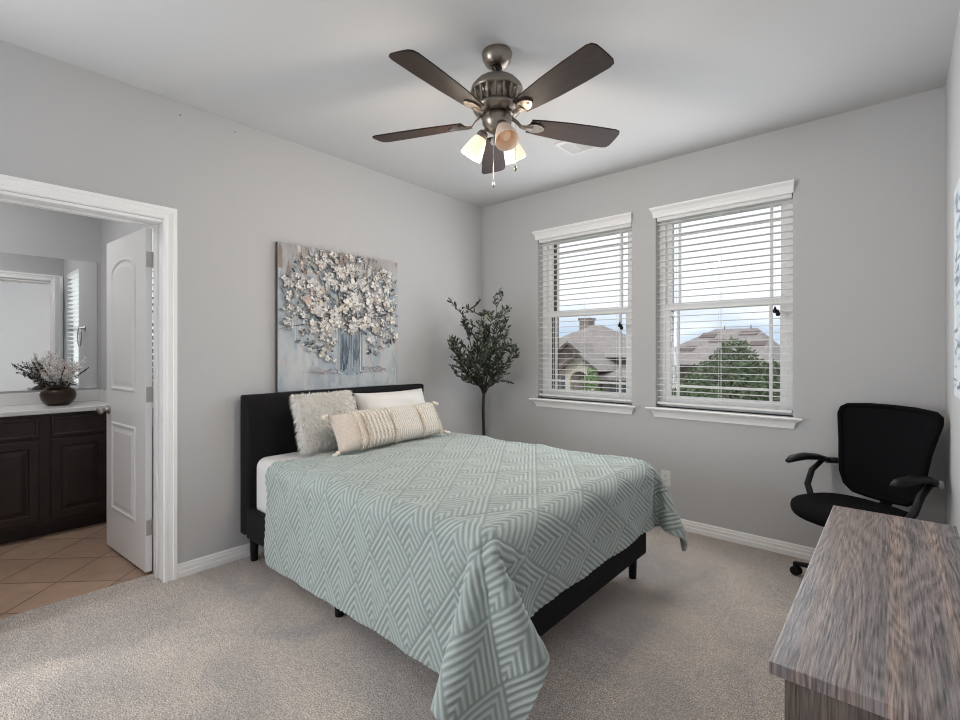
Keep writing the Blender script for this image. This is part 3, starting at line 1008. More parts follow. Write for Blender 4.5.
# ------------------------------------------------------------------ comforter: cloth dropped over the mattress, then tufted
cx0, cx1 = 0.45, 2.40
cy0, cy1 = 0.715, 3.06
nx, ny = 58, 70
mtop = mtz + 0.010
me = bpy.data.meshes.new('cloth')
gx = np.linspace(cx0, cx1, nx); gy = np.linspace(cy0, cy1, ny)
vv = [(x, y, mtop + 0.010) for x in gx for y in gy]
ff = [(i * ny + j, (i + 1) * ny + j, (i + 1) * ny + j + 1, i * ny + j + 1) for i in range(nx - 1) for j in range(ny - 1)]
me.from_pydata(vv, [], ff)
cl = bpy.data.objects.new('cloth_sim', me); C.objects.link(cl)
vg = cl.vertex_groups.new(name='pin')
for i, (x, y, z) in enumerate(vv):
    if x < 1.93 and 1.40 < y < 2.55:
        vg.add([i], 1.0, 'REPLACE')
cm = cl.modifiers.new('cloth', 'CLOTH')
st = cm.settings
st.quality = 8
st.mass = 0.35
st.tension_stiffness = 20; st.compression_stiffness = 20; st.shear_stiffness = 8; st.bending_stiffness = 3.0
st.tension_damping = 8; st.compression_damping = 8; st.shear_damping = 8; st.bending_damping = 0.8
st.air_damping = 3
st.vertex_group_mass = 'pin'
cm.collision_settings.distance_min = 0.012
cm.collision_settings.use_self_collision = True
cm.collision_settings.self_distance_min = 0.012
# collision body: rounded block standing for mattress and rails
bm = bmesh.new()
bmesh.ops.create_cube(bm, size=1)
for v in bm.verts:
    v.co = Vector((0.05 + (v.co.x + 0.5) * 2.012, 1.260 + (v.co.y + 0.5) * 1.435, (v.co.z + 0.5) * (mtz - 0.0)))
bmesh.ops.bevel(bm, geom=[e_ for e_ in bm.edges], offset=0.03, segments=3, affect='EDGES')
cme = bpy.data.meshes.new('col'); bm.to_mesh(cme); bm.free()
cob = bpy.data.objects.new('collider', cme); C.objects.link(cob)
cob.modifiers.new('c', 'COLLISION'); cob.collision.thickness_outer = 0.008; cob.collision.cloth_friction = 20
fme = bpy.data.meshes.new('flo'); fme.from_pydata([(-2, -2, 0.004), (5, -2, 0.004), (5, 6, 0.004), (-2, 6, 0.004)], [], [(0, 1, 2, 3)])
fob = bpy.data.objects.new('floor_collider', fme); C.objects.link(fob); fob.modifiers.new('c', 'COLLISION'); fob.collision.thickness_outer = 0.008
NF = 70
SC.frame_start = 1; SC.frame_end = NF
cm.point_cache.frame_start = 1; cm.point_cache.frame_end = NF
for fr_ in range(1, NF + 1):
    SC.frame_set(fr_)
dg = bpy.context.evaluated_depsgraph_get()
ev = cl.evaluated_get(dg)
em = ev.to_mesh()
G = np.zeros(len(em.vertices) * 3); em.vertices.foreach_get('co', G); G = G.reshape(nx, ny, 3).copy()
ev.to_mesh_clear()
for o_ in (cl, cob, fob):
    bpy.data.objects.remove(o_, do_unlink=True)
SC.frame_set(1)


def cubic_up(A, k):
    n_ = A.shape[0]
    t_ = np.linspace(0, n_ - 1, (n_ - 1) * k + 1)
    i = np.clip(np.floor(t_).astype(int), 0, n_ - 2); u = (t_ - i)[:, None, None]
    p0 = A[np.clip(i - 1, 0, n_ - 1)]; p1 = A[i]; p2 = A[i + 1]; p3 = A[np.clip(i + 2, 0, n_ - 1)]
    return 0.5 * (2 * p1 + (p2 - p0) * u + (2 * p0 - 5 * p1 + 4 * p2 - p3) * u ** 2 + (3 * p1 - p0 - 3 * p2 + p3) * u ** 3)


K = 9
F_ = cubic_up(G, K)
F_ = cubic_up(F_.transpose(1, 0, 2), K).transpose(1, 0, 2)
NX, NY = F_.shape[:2]
du = np.gradient(F_, axis=0); dv = np.gradient(F_, axis=1)
nn = np.cross(du, dv); nn /= np.linalg.norm(nn, axis=2, keepdims=True) + 1e-9
U, V = np.meshgrid(np.linspace(0, cx1 - cx0, NX), np.linspace(0, cy1 - cy0, NY), indexing='ij')
# tufted nested-diamond pattern
sx_, sy_ = U / 0.245, V / 0.35
s_ = sx_ + sy_; t_ = sy_ - sx_
cs, ct = np.floor(s_), np.floor(t_)
fs, ft = s_ - cs, t_ - ct
d_ = np.maximum(fs, ft)
ridge = (0.5 - 0.5 * np.cos(2 * PI * d_ * 9.0)) ** 1.1
edge = np.minimum(np.minimum(fs, 1 - fs), np.minimum(ft, 1 - ft))
ridge = ridge * np.clip(edge / 0.04, 0, 1)
# tufts break up along the line
wob = 0.5 + 0.5 * np.sin(U * 310 + 3 * np.sin(V * 40)) * np.sin(V * 290 + 2 * np.sin(U * 55))
low = np.sin(U * 11 + 1.3 * np.sin(V * 7)) * np.sin(V * 9 + 1.1 * np.sin(U * 6 + 1))
low2 = np.sin(U * 23 + 2.0 * np.sin(V * 13 + .5)) * np.sin(V * 19 + 1.7 * np.sin(U * 15))
disp = 0.0048 * ridge * (0.6 + 0.4 * wob) + 0.008 * low + 0.003 * low2
top = F_ + nn * (disp + 0.007)[..., None]
bot = F_ - nn * 0.002
verts = np.concatenate([top.reshape(-1, 3), bot.reshape(-1, 3)])
idx = np.arange(NX * NY).reshape(NX, NY)
q = np.stack([idx[:-1, :-1], idx[1:, :-1], idx[1:, 1:], idx[:-1, 1:]], axis=-1).reshape(-1, 4)
qb = q[:, ::-1] + NX * NY
bl_ = np.concatenate([idx[0, :], idx[1:, -1], idx[-1, -2::-1], idx[-2:0:-1, 0]])
nb_ = np.roll(bl_, -1)
qs = np.stack([bl_, nb_, nb_ + NX * NY, bl_ + NX * NY], axis=-1)
faces = np.concatenate([q, qb, qs])
ctr = np.array([1.2, 1.97, 0.0])
verts = verts - ctr
me = bpy.data.meshes.new('comforter')
me.vertices.add(len(verts)); me.vertices.foreach_set('co', verts.ravel())
me.loops.add(faces.size); me.loops.foreach_set('vertex_index', faces.ravel().astype(np.int32))
me.polygons.add(len(faces)); me.polygons.foreach_set('loop_start', np.arange(0, faces.size, 4, dtype=np.int32)); me.polygons.foreach_set('loop_total', np.full(len(faces), 4, dtype=np.int32))
me.update(calc_edges=True)
me.polygons.foreach_set('use_smooth', [True] * len(faces))
M_COMF, nt, b = new_mat('sage_tufted_cotton')
b.inputs['Base Color'].default_value = (*lin((168, 186, 180)), 1)
b.inputs['Roughness'].default_value = 0.85
b.inputs['Specular IOR Level'].default_value = 0.15
b.inputs['Sheen Weight'].default_value = 0.15
att = me.attributes.new('tuft', 'FLOAT', 'POINT')
att.data.foreach_set('value', np.concatenate([ridge.ravel(), np.zeros(NX * NY)]))
an = N(nt, 'ShaderNodeAttribute'); an.attribute_name = 'tuft'
cr_ = N(nt, 'ShaderNodeValToRGB')
cr_.color_ramp.elements[0].color = (*lin((143, 153, 150)), 1)
cr_.color_ramp.elements[1].color = (*lin((185, 194, 191)), 1)
nt.links.new(an.outputs['Fac'], cr_.inputs[0]); nt.links.new(cr_.outputs[0], b.inputs['Base Color'])
fz = N(nt, 'ShaderNodeTexNoise', Scale=700.0, Detail=2.0); nt.links.new(coords(nt), fz.inputs['Vector'])
bp = N(nt, 'ShaderNodeBump', Strength=0.35, Distance=0.002); nt.links.new(fz.outputs['Fac'], bp.inputs['Height']); nt.links.new(bp.outputs[0], b.inputs['Normal'])
me.materials.append(M_COMF)
cf = bpy.data.objects.new('comforter', me); C.objects.link(cf); cf.location = tuple(ctr)
tag(cf, 'sage green comforter with tufted chevron lines draped over the bed', 'comforter')
TOPZ = mtop + 0.010 + 0.015

# ------------------------------------------------------------------ pillows


def pillow_mesh(w_, h_, t_, n=28, pinch=0.05, wr=0.0, seed=0):
    """pillow standing in local x (width) / z (height), thickness along y"""
    r_ = np.random.default_rng(seed)
    ph = r_.uniform(0, 6.28, 6)
    v = []; f = []
    for side in (-1, 1):
        for i in range(n + 1):
            for j in range(n + 1):
                u = -1 + 2 * i / n; q_ = -1 + 2 * j / n
                x = u * w_ / 2 * (1 - pinch * (1 - q_ * q_) * abs(u) ** 2 * 1.0) 
                z = q_ * h_ / 2 * (1 - pinch * (1 - u * u) * abs(q_) ** 2 * 1.0)
                tt = max(0.0, (1 - u ** 4) * (1 - q_ ** 4)) ** 0.55
                tt *= 1 + wr * (math.sin(5 * u + ph[0] + 2 * math.sin(3 * q_ + ph[1])) * 0.5 + 0.5 * math.sin(9 * q_ + 4 * u + ph[2]))
                v.append((x, side * tt * t_ / 2, z))
    m_ = (n + 1) ** 2
    for s in (0, 1):
        for i in range(n):
            for j in range(n):
                a = s * m_ + i * (n + 1) + j
                f.append((a, a + n + 1, a + n + 2, a + 1))
    mb = MB(); mb.add(v, f)
    return mb


def weld(o):
    bm = bmesh.new(); bm.from_mesh(o.data); bmesh.ops.remove_doubles(bm, verts=bm.verts, dist=1e-5); bmesh.ops.recalc_face_normals(bm, faces=bm.faces); bm.to_mesh(o.data); bm.free()
    o.data.polygons.foreach_set('use_smooth', [True] * len(o.data.polygons))


def place_pillow(root, loc, rz, lean):
    root.location = loc
    root.rotation_euler = (lean, 0, rz)


# local -y faces the foot of the bed (+x world): rotate +90 deg about z
fp = thing('pillow', 'square shaggy white faux fur pillow leaning on the headboard', 'pillow')
w_, h_, t_ = 0.43, 0.34, 0.15
po = pillow_mesh(w_, h_, t_, 24, 0.06, 0.05, 1).build('cushion', M_FUR, fp); weld(po)
mb = MB()
for k_ in range(9000):
    if k_ < 7000:
        u, q_ = rng.uniform(-1, 1, 2); side = -1 if rng.random() < 0.75 else 1
    else:
        u, q_ = rng.uniform(-1, 1, 2); side = rng.choice([-1, 1])
        if rng.random() < 0.5: u = math.copysign(rng.uniform(0.93, 1), u)
        else: q_ = math.copysign(rng.uniform(0.93, 1), q_)
    tt = max(0.0, (1 - u ** 4) * (1 - q_ ** 4)) ** 0.55
    p = Vector((u * w_ / 2 * (1 - .06 * (1 - q_ * q_) * u * u), side * tt * t_ / 2, q_ * h_ / 2 * (1 - .06 * (1 - u * u) * q_ * q_)))
    out = Vector((u ** 3 * 0.9, side * (0.25 + tt) * 0.8, q_ ** 3 * 0.9)) + Vector(rng.normal(size=3)) * 0.45 + Vector((0, 0, -0.35))
    out.normalize()
    L = rng.uniform(0.02, 0.042)
    s = out.cross(Vector(rng.normal(size=3))).normalized() * rng.uniform(0.0016, 0.0034)
    mid = p + out * L * 0.55
    tip = p + out * L + Vector((0, 0, -0.35 * L)) + Vector(rng.normal(size=3)) * 0.003
    mb.add([p - s, p + s, mid + s * 0.8, mid - s * 0.8, tip], [(0, 1, 2, 3), (3, 2, 4)])
mb.build('shaggy_pile', M_FUR, fp)
place_pillow(fp, (0.285, 1.715, TOPZ + 0.178), PI / 2 + math.radians(6), math.radians(-17))

wp = thing('pillow', 'plain white bed pillow propped on the headboard behind the lumbar pillow', 'pillow')
po = pillow_mesh(0.66, 0.33, 0.17, 28, 0.07, 0.09, 5).build('pillowcase', M_PILLOW, wp); weld(po)
mb = MB()
hem = []
mb.tube([(-0.326, 0, z) for z in np.linspace(-0.14, 0.14, 12)], 0.004, 6)
mb.tube([(x, 0, 0.165 * (1 - .07 * (1 - (x / .33) ** 2))) for x in np.linspace(-0.32, 0.32, 16)], 0.004, 6)
mb.build('seam', M_PILLOW, wp, smooth=True)
place_pillow(wp, (0.245, 2.31, TOPZ + 0.165), PI / 2, math.radians(-20))

lp = thing('lumbar_pillow', 'long tan lumbar pillow with cream fringe bands and corner tassels', 'pillow')
LW, LH, LT = 0.94, 0.25, 0.15
po = pillow_mesh(LW, LH, LT, 36, 0.03, 0.03, 9).build('cushion', M_TAN, lp); weld(po)


def lsurf(u, q_, side=-1, lift=0.0):
    tt = max(0.0, (1 - u ** 4) * (1 - q_ ** 4)) ** 0.55
    return (u * LW / 2 * (1 - .03 * (1 - q_ * q_) * u * u), side * (tt * LT / 2 + lift), q_ * LH / 2 * (1 - .03 * (1 - u * u) * q_ * q_))


def band_line(mb, u, r_, zig=0.0, lift=0.004):
    pts = []
    for i in range(33):
        q_ = -0.985 + 1.97 * i / 32
        uu = u + zig * math.sin(i * 1.7) + rng.normal() * 0.0012
        pts.append(lsurf(uu, q_, -1, lift))
    back = [lsurf(u, 0.985 - 0.5 * i / 8, 1, lift) for i in range(9)]
    mb.tube(pts + back, r_, 6)


# fringe bands: thick yarn edges with hanging ends
for u in (-0.68, -0.57, -0.10, 0.46, 0.85):
    mb = MB()
    band_line(mb, u, 0.0075, 0.010, 0.006)
    for i in range(46):
        q_ = -0.98 + 1.96 * i / 45
        p = Vector(lsurf(u, q_, -1, 0.008))
        d = Vector((rng.normal() * 0.35 - 0.1, -0.35, -0.9)).normalized() * rng.uniform(0.022, 0.046)
        mb.tube([tuple(p), tuple(p + d * 0.5 + Vector((0, -0.004, 0))), tuple(p + d)], [0.0022, 0.0018, 0.0010], 5)
    mb.build('fringe_band', M_FRINGE, lp, smooth=True)
# pleated ribs in the middle
mb = MB()
for k_ in range(13):
    u = -0.05 + k_ * 0.038
    band_line(mb, u, 0.0065, 0.001, 0.002)
mb.build('pleated_ribs', M_CREAM, lp, smooth=True)
# looped ivory knit stripes
for u0, u1 in ((-0.50, -0.16), (0.52, 0.80)):
    mb = MB()
    for k_ in range(6):
        u = u0 + (u1 - u0) * k_ / 5
        band_line(mb, u, 0.0075, 0.012, 0.003)
    mb.build('knit_stripe', M_CREAM, lp, smooth=True)
for sx2 in (-1, 1):
    for sz2 in (-1, 1):
        mb = MB()
        c = Vector((sx2 * (LW / 2 + 0.012), -0.004, sz2 * (LH / 2 - 0.004)))
        mb.lathe([(0, 0.016), (0.010, 0.012), (0.014, 0.003), (0.011, -0.006), (0.007, -0.009), (0.010, -0.014), (0.015, -0.03), (0.013, -0.034), (0, -0.034)], 12, M=Matrix.Translation(c) @ Matrix.Rotation(sx2 * math.radians(-65), 4, 'Y'))
        mb.build('tassel', M_FRINGE, lp, smooth=True)
place_pillow(lp, (0.525, 2.06, TOPZ + 0.120), PI / 2 + math.radians(3.5), math.radians(-30))

# ------------------------------------------------------------------ painting above the bed
AY0, AY1, AZ0, AZ1 = 1.503, 2.512, 1.034, 2.032
art = thing('canvas_painting', 'square painting of white blossoms in a glass vase above the headboard', 'painting', (0.0, AY0, AZ0))
AW, AH = AY1 - AY0, AZ1 - AZ0
mb = MB(); mb.box((0.004, 0, 0), (0.034, AW, AH)); mb.f = mb.f; cb_ = mb.build('canvas', [M_CANVAS, M_CANVEDGE], art)
for p in cb_.data.polygons:
    p.material_index = 0 if p.normal.x > 0.5 else 1
mb = MB()
lay = [0.0345]


def pol(pts, c, dx=0.00001):
    lay[0] += dx
    n_ = len(pts)
    mb.add([(lay[0], min(max(a, 0.003), AW - 0.003), min(max(b_, 0.003), AH - 0.003)) for a, b_ in pts], [tuple(range(n_))], 0, lin(c))


def ell(cx, cy, a, b_, ang, c, n_=9):
    ca, sa = math.cos(ang), math.sin(ang)
    pol([(cx + a * math.cos(t_) * ca - b_ * math.sin(t_) * sa, cy + a * math.cos(t_) * sa + b_ * math.sin(t_) * ca) for t_ in [2 * PI * i / n_ for i in range(n_)]], c)


def stroke(x0, y0, x1, y1, wd, c):
    d = Vector((x1 - x0, y1 - y0)); n_ = Vector((-d.y, d.x)).normalized() * wd
    pol([(x0 - n_.x, y0 - n_.y), (x0 + d.x * .6 - n_.x, y0 + d.y * .6 - n_.y), (x1, y1), (x0 + d.x * .5 + n_.x, y0 + d.y * .5 + n_.y), (x0 + n_.x, y0 + n_.y)], c)


R_ = random.Random(5)
# dragged vertical washes and the table line
for i in range(150):
    x = R_.uniform(0, AW); y = R_.uniform(0.0, AH); L = R_.uniform(0.05, 0.22)
    g = R_.choice([(176, 188, 198), (196, 198, 202), (188, 190, 200), (206, 206, 206), (166, 178, 190), (200, 190, 188)])
    if y > 0.75 and R_.random() < .5: g = R_.choice([(168, 148, 136), (150, 134, 126), (180, 172, 166)])
    stroke(x, y, x + R_.uniform(-.01, .01), y + L, R_.uniform(0.004, 0.014), g)
for i in range(60):
    x = R_.uniform(0.25, 0.9); stroke(x, 0.13 + R_.uniform(-.025, .025), x + R_.uniform(-.14, .14), 0.13 + R_.uniform(-.03, .03), R_.uniform(.002, .006), R_.choice([(150, 144, 150), (132, 126, 134), (178, 172, 176), (168, 164, 170)]))
# glass vase
vx0, vx1, vy0, vy1 = 0.455, 0.665, 0.10, 0.44
pol([(vx0 + .01, vy0), (vx1 - .01, vy0), (vx1, vy1), (vx0, vy1)], (150, 162, 172))
for i in range(110):
    x = R_.uniform(vx0 + .012, vx1 - .02); y = R_.uniform(vy0 + .02, vy1 - .12)
    stroke(x, y, x + R_.uniform(-.006, .006), y + R_.uniform(.05, .2), R_.uniform(.002, .007), R_.choice([(92, 108, 122), (112, 126, 138), (76, 88, 102), (140, 152, 162), (164, 176, 184), (104, 116, 124)]))
for x, c in ((vx0 + .004, (206, 214, 220)), (vx0 + .014, (120, 132, 142)), (vx1 - .02, (214, 220, 224)), (vx1 - .006, (134, 146, 156))):
    stroke(x, vy0 + .01, x, vy1, .004, c)
for i in range(14):
    a = PI + PI * i / 13
    ell((vx0 + vx1) / 2 + .098 * math.cos(a), vy0 + .02 + .02 * math.sin(a), .012, .004, .2 * math.cos(a), R_.choice([(210, 222, 230), (96, 108, 120), (170, 184, 194)]))
# stems
for i in range(60):
    a = R_.uniform(0.1, PI - 0.1); L = R_.uniform(.2, .52)
    x0, y0 = .56 + R_.uniform(-.08, .08), .46
    for k_ in range(5):
        f0, f1 = k_ / 5, (k_ + 1) / 5
        stroke(x0 + L * f0 * math.cos(a), y0 + L * f0 * math.sin(a) * 0.95 - .1 * f0 * f0 * abs(math.cos(a)), x0 + L * f1 * math.cos(a), y0 + L * f1 * math.sin(a) * 0.95 - .1 * f1 * f1 * abs(math.cos(a)), .003, R_.choice([(104, 100, 100), (130, 126, 124), (146, 140, 134), (88, 88, 92)]))


def inside():
    while True:
        x, y = R_.uniform(.03, AW - .03), R_.uniform(.2, .99)
        dx, dy = (x - .52) / .53, (y - .61) / .41
        if dx * dx + dy * dy < 1 and not (y < .4 and abs(x - .56) < .14):
            return x, y, dx * dx + dy * dy


# leaves
for i in range(520):
    x, y, r_ = inside(); a = math.atan2(y - .45, x - .56) + R_.gauss(0, .5); L = R_.uniform(.018, .05)
    stroke(x, y, x + L * math.cos(a), y + L * math.sin(a), R_.uniform(.003, .008), R_.choice([(100, 108, 112), (124, 134, 138), (148, 152, 150), (80, 86, 92), (156, 164, 170), (168, 158, 148), (62, 66, 74)]))
# blossoms
pal = [(236, 234, 229), (222, 219, 214), (230, 224, 214), (208, 208, 208), (196, 196, 198), (240, 238, 234), (186, 188, 192), (214, 204, 196)]
for i in range(250):
    x, y, r_ = inside()
    if r_ > .5 and R_.random() < .3: continue
    s = R_.choice([R_.uniform(.010, .02), R_.uniform(.016, .034)]) * (1.15 - .5 * r_)
    a0 = R_.uniform(0, 6)
    sh = R_.choice([(160, 158, 160), (176, 172, 172), (150, 148, 150), (188, 176, 164)])
    ell(x + .006, y - .008, s * 1.2, s * 1.1, 0, sh)
    for k_ in range(R_.choice([3, 4, 5, 5])):
        a = a0 + k_ * 1.257 + R_.gauss(0, .25)
        ell(x + s * .8 * math.cos(a), y + s * .8 * math.sin(a), s * R_.uniform(.5, .85), s * R_.uniform(.3, .55), a + R_.gauss(0, .3), R_.choice(pal))
    ell(x, y, s * .22, s * .22, 0, R_.choice([(190, 168, 130), (150, 134, 112), (176, 150, 132)]), 6)
for i in range(12):
    x, y = .22 + R_.gauss(0, .03), .60 + R_.gauss(0, .04)
    ell(x, y, .014, .009, R_.uniform(0, 3), R_.choice([(206, 182, 174), (214, 194, 186), (198, 172, 164)]))
for i in range(420):
    x, y, r_ = inside(); a = R_.uniform(0, 6.28); L = R_.uniform(.012, .03)
    stroke(x, y, x + L * math.cos(a), y + L * math.sin(a), R_.uniform(.002, .005), R_.choice([(70, 74, 82), (232, 230, 226), (214, 210, 206), (96, 98, 104)]))
mb.build('painted_bouquet', M_PAINT, art)

# abstract canvas on the right wall
ra = thing('canvas_painting', 'pale blue abstract canvas at the right edge of the photo', 'painting', (XR, 2.62, 1.13))
mb = MB(); mb.box((-0.030, -0.95, 0), (-0.003, 0, 0.79)); mb.build('canvas', mat('pale_canvas', (214, 222, 228), 0.8, var=0.05, vscale=9), ra)
mb = MB(); lay[0] = 0
for i in range(260):
    y = R_.uniform(-.93, -.03); z = R_.uniform(.02, .75); L = R_.uniform(.03, .14)
    c = R_.choice([(196, 210, 222), (224, 230, 234), (176, 190, 204), (208, 212, 220), (150, 158, 172)]) if z > .12 else R_.choice([(120, 124, 140), (160, 166, 180), (96, 96, 110), (190, 200, 214)])
    lay[0] += 0.00001
    wv = R_.uniform(.004, .016); sl = R_.uniform(-.05, .05)
    mb.add([(-0.0305 - lay[0], max(y - L / 2, -.948), z), (-0.0305 - lay[0], min(y + L / 2, -.002), z + sl * .4), (-0.0305 - lay[0], min(y + L / 2, -.002), z + sl * .4 + wv), (-0.0305 - lay[0], max(y - L / 2, -.948), z + wv)], [(0, 1, 2, 3)], 0, lin(c))
mb.build('painted_strokes', M_PAINT, ra)

# ------------------------------------------------------------------ artificial olive tree in the corner
ot = thing('olive_tree', 'slender artificial olive tree with dark trunk in the corner behind the bed', 'plant', (0.415, 3.145, 0))
mb = MB(); mb.lathe([(0, 0.0), (0.12, 0.0), (0.14, 0.03), (0.15, 0.2), (0.145, 0.24), (0.135, 0.24), (0.132, 0.20), (0, 0.20)], 28); mb.build('pot', M_BASKET, ot, smooth=True)
mb = MB()
trunk = [(0, 0, 0.2), (0.008, 0.004, 0.5), (0.0, 0.0, 0.8), (0.01, 0.0, 0.98)]
mb.tube(trunk, [0.016, 0.014, 0.013, 0.012], 8)
mb.build('trunk', M_TWIG, ot, smooth=True)
R2 = random.Random(21)
brm = MB(); lfd = MB(); lfl = MB(); olv = MB()


def leafp(mb_, p, d, L):
    d = Vector(d).normalized()
    s = d.cross(Vector((R2.gauss(0, 1), R2.gauss(0, 1), R2.gauss(0, 1)))).normalized() * L * 0.15
    nrm = d.cross(s).normalized() * L * 0.06
    p = Vector(p)
    mb_.add([p, p + d * L * .35 + s + nrm, p + d * L * .75 + s * .8 + nrm, p + d * L, p + d * L * .75 - s * .8 + nrm, p + d * L * .35 - s + nrm], [(0, 1, 2, 3), (0, 3, 4, 5)])


def twig(p0, d0, L, r_, lev):
    pts = [Vector(p0)]
    d = Vector(d0).normalized()
    n_ = 6
    for i in range(n_):
        d = (d + Vector((R2.gauss(0, .13), R2.gauss(0, .13), R2.gauss(0, .10) + .03))).normalized()
        pts.append(pts[-1] + d * L / n_)
    # keep clear of the two walls
    for p in pts:
        p.x = max(p.x, -0.35); p.y = min(p.y, 0.42)
        rr_ = math.hypot(p.x, p.y)
        if rr_ > 0.29:
            p.x *= 0.29 / rr_; p.y *= 0.29 / rr_; p.z += 0.3 * (rr_ - 0.29)
    brm.tube([tuple(p) for p in pts], [r_ * (1 - .75 * i / n_) for i in range(n_ + 1)], 5)
    if lev == 0:
        for i in range(1, n_ + 1):
            for _ in range(2):
                a = R2.uniform(0, 6.28)
                dd = d * .45 + Vector((math.cos(a), math.sin(a), R2.uniform(-.15, .55))) * .8
                twig(pts[i], dd, R2.uniform(.12, .21), r_ * .5, 1)
    m_ = 9 if lev else 5
    for i in range(m_):
        f_ = (0.18 if lev else .55) + (0.82 if lev else .45) * i / (m_ - 1)
        k_ = min(int(f_ * n_), n_ - 1)
        p = pts[k_].lerp(pts[k_ + 1], f_ * n_ - k_)
        for s in (-1, 1):
            if R2.random() < .22: continue
            a = R2.uniform(0, 6.28)
            dd = (pts[k_ + 1] - pts[k_]).normalized() * .8 + Vector((math.cos(a), math.sin(a), R2.uniform(-.4, .5))) * .7
            leafp(lfl if R2.random() < .22 else lfd, p, dd, R2.uniform(.036, .062))
    if lev and len(spots) < 26 and R2.random() < .4:
        spots.append(pts[-1] + Vector((0, 0, -.012)))


spots = []
base = Vector(trunk[-1])
for i, (a, tilt_, L, zz) in enumerate([(0.3, .06, .74, .97), (2.2, .16, .70, .96), (4.0, .20, .62, .95), (5.2, .22, .66, .96), (1.2, .30, .54, .94), (3.2, .42, .50, .92), (0.0, .50, .46, .92), (5.8, .66, .46, .95), (4.6, .75, .42, .97), (2.7, .70, .42, .97), (3.7, .62, .44, .95), (0.8, .72, .40, .98)]):
    twig((0.008, 0, zz), (math.cos(a) * math.sin(tilt_), math.sin(a) * math.sin(tilt_), math.cos(tilt_)), L, .007, 0)
for p in spots:
    olv = MB(); olv.lathe([(0, .010), (.006, .007), (.008, 0), (.006, -.007), (0, -.010)], 8, M=Matrix.Translation(p)); olv.build('olive', M_OLIVE, ot, smooth=True)
brm.build('branches', M_TWIG, ot, smooth=True)
o1 = lfd.build('leaves', M_LEAFD, ot); o1['kind'] = 'stuff'
o2 = lfl.build('leaves', M_LEAFL, ot); o2['kind'] = 'stuff'; o2['label'] = 'paler leaf clusters'

# ------------------------------------------------------------------ ceiling fan
FX, FY, FZ = 1.668, 1.790, H
fan = thing('ceiling_fan', 'bronze ceiling fan with five dark blades and three glass lamp shades', 'ceiling fan', (FX, FY, FZ))
mb = MB(); mb.lathe([(0, 0), (0.070, 0), (0.073, -0.006), (0.072, -0.022), (0.064, -0.044), (0.050, -0.062), (0.036, -0.068), (0.0, -0.069)], 36); mb.build('canopy', M_NICKEL, fan, smooth=True)
mb = MB(); mb.lathe([(0, -0.062), (0.024, -0.066), (0.026, -0.078), (0.014, -0.086), (0.014, -0.140), (0, -0.142)], 20); mb.build('downrod', mat('dark_bronze', (52, 46, 42), 0.35, metal=0.9), fan, smooth=True)
mb = MB()
mb.lathe([(0, -0.108), (0.030, -0.109), (0.068, -0.116), (0.100, -0.132), (0.122, -0.158), (0.128, -0.180), (0.125, -0.186), (0.116, -0.189), (0.106, -0.193), (0.092, -0.232), (0.108, -0.252), (0.115, -0.262), (0.110, -0.272), (0.085, -0.284), (0.06, -0.290), (0, -0.290)], 48)
mh = mb.build('motor_housing', M_NICKEL, fan, smooth=True)
mb = MB()
for i in range(20):
    a = 2 * PI * i / 20
    Mx = Matrix.Rotation(a, 4, 'Z')
    mb.add([(0.125, -0.006, -0.191), (0.125, 0.006, -0.191), (0.095, 0.005, -0.233), (0.095, -0.005, -0.233), (0.110, 0, -0.252), (0.127, 0, -0.189)], [(0, 1, 2, 3), (3, 2, 4), (0, 3, 4), (1, 5, 4, 2), (0, 4, 5)], 0, None, Mx)
mb.build('vent_rib', M_NICKEL, mh)
mb = MB(); mb.lathe([(0, -0.286), (0.062, -0.288), (0.072, -0.298), (0.070, -0.330), (0.056, -0.352), (0.046, -0.362), (0.030, -0.370), (0, -0.370)], 36); mb.build('switch_housing', M_NICKEL, fan, smooth=True)
R0, R1 = 0.168, 0.655
BZ = -0.318
for k_ in range(5):
    a = math.radians(-85 + 72 * k_)
    Mx = Matrix.Rotation(a, 4, 'Z') @ Matrix.Translation((0, 0, BZ)) @ Matrix.Rotation(math.radians(-12), 4, 'X')
    # blade outline
    pts = []
    prof = [(R0, 0.046), (R0 + 0.06, 0.054), (0.36, 0.066), (0.50, 0.072), (R1 - 0.035, 0.073), (R1 - 0.012, 0.066), (R1 - 0.002, 0.048), (R1, 0.02)]
    out = [(x, y) for x, y in prof] + [(x, -y) for x, y in reversed(prof)]
    mb = MB(); mb.prism(out, lambda p, q_: (p, q_, 0.0), lambda p, q_: (p, q_, 0.007))
    # keep wood grain along the blade: local x is length, so build rotated by 90 deg
    Rz = Matrix.Rotation(PI / 2, 4, 'Z')
    mb.v = [tuple(Rz @ Vector(p)) for p in mb.v]
    bo = mb.build('blade', M_BLADE, fan, bevel=0.002)
    bo.matrix_local = Mx @ Rz.inverted()
    # blade iron: leaf shaped plate under the blade with a curved arm to the hub
    mb = MB()
    lf = [(0.150, 0.0), (0.165, 0.024), (0.195, 0.031), (0.225, 0.026), (0.245, 0.010), (0.248, 0.0), (0.245, -0.010), (0.225, -0.026), (0.195, -0.031), (0.165, -0.024)]
    mb.prism(lf, lambda p, q_: (p, q_, -0.008), lambda p, q_: (p, q_, -0.0005))
    mb.tube([(0.080, 0, 0.030), (0.105, 0, 0.014), (0.125, 0, -0.008), (0.150, 0, -0.009), (0.185, 0, -0.006)], [0.013, 0.012, 0.012, 0.016, 0.018], 10, flat=0.45)
    for sx2, sy2 in ((0.180, 0.014), (0.180, -0.014), (0.225, 0)):
        mb.lathe([(0, -0.0105), (0.004, -0.010), (0.005, -0.008), (0, -0.008)], 8, M=Matrix.Translation((sx2, sy2, 0)))
    io = mb.build('blade_iron', M_NICKEL, fan, smooth=False)
    io.matrix_local = Mx
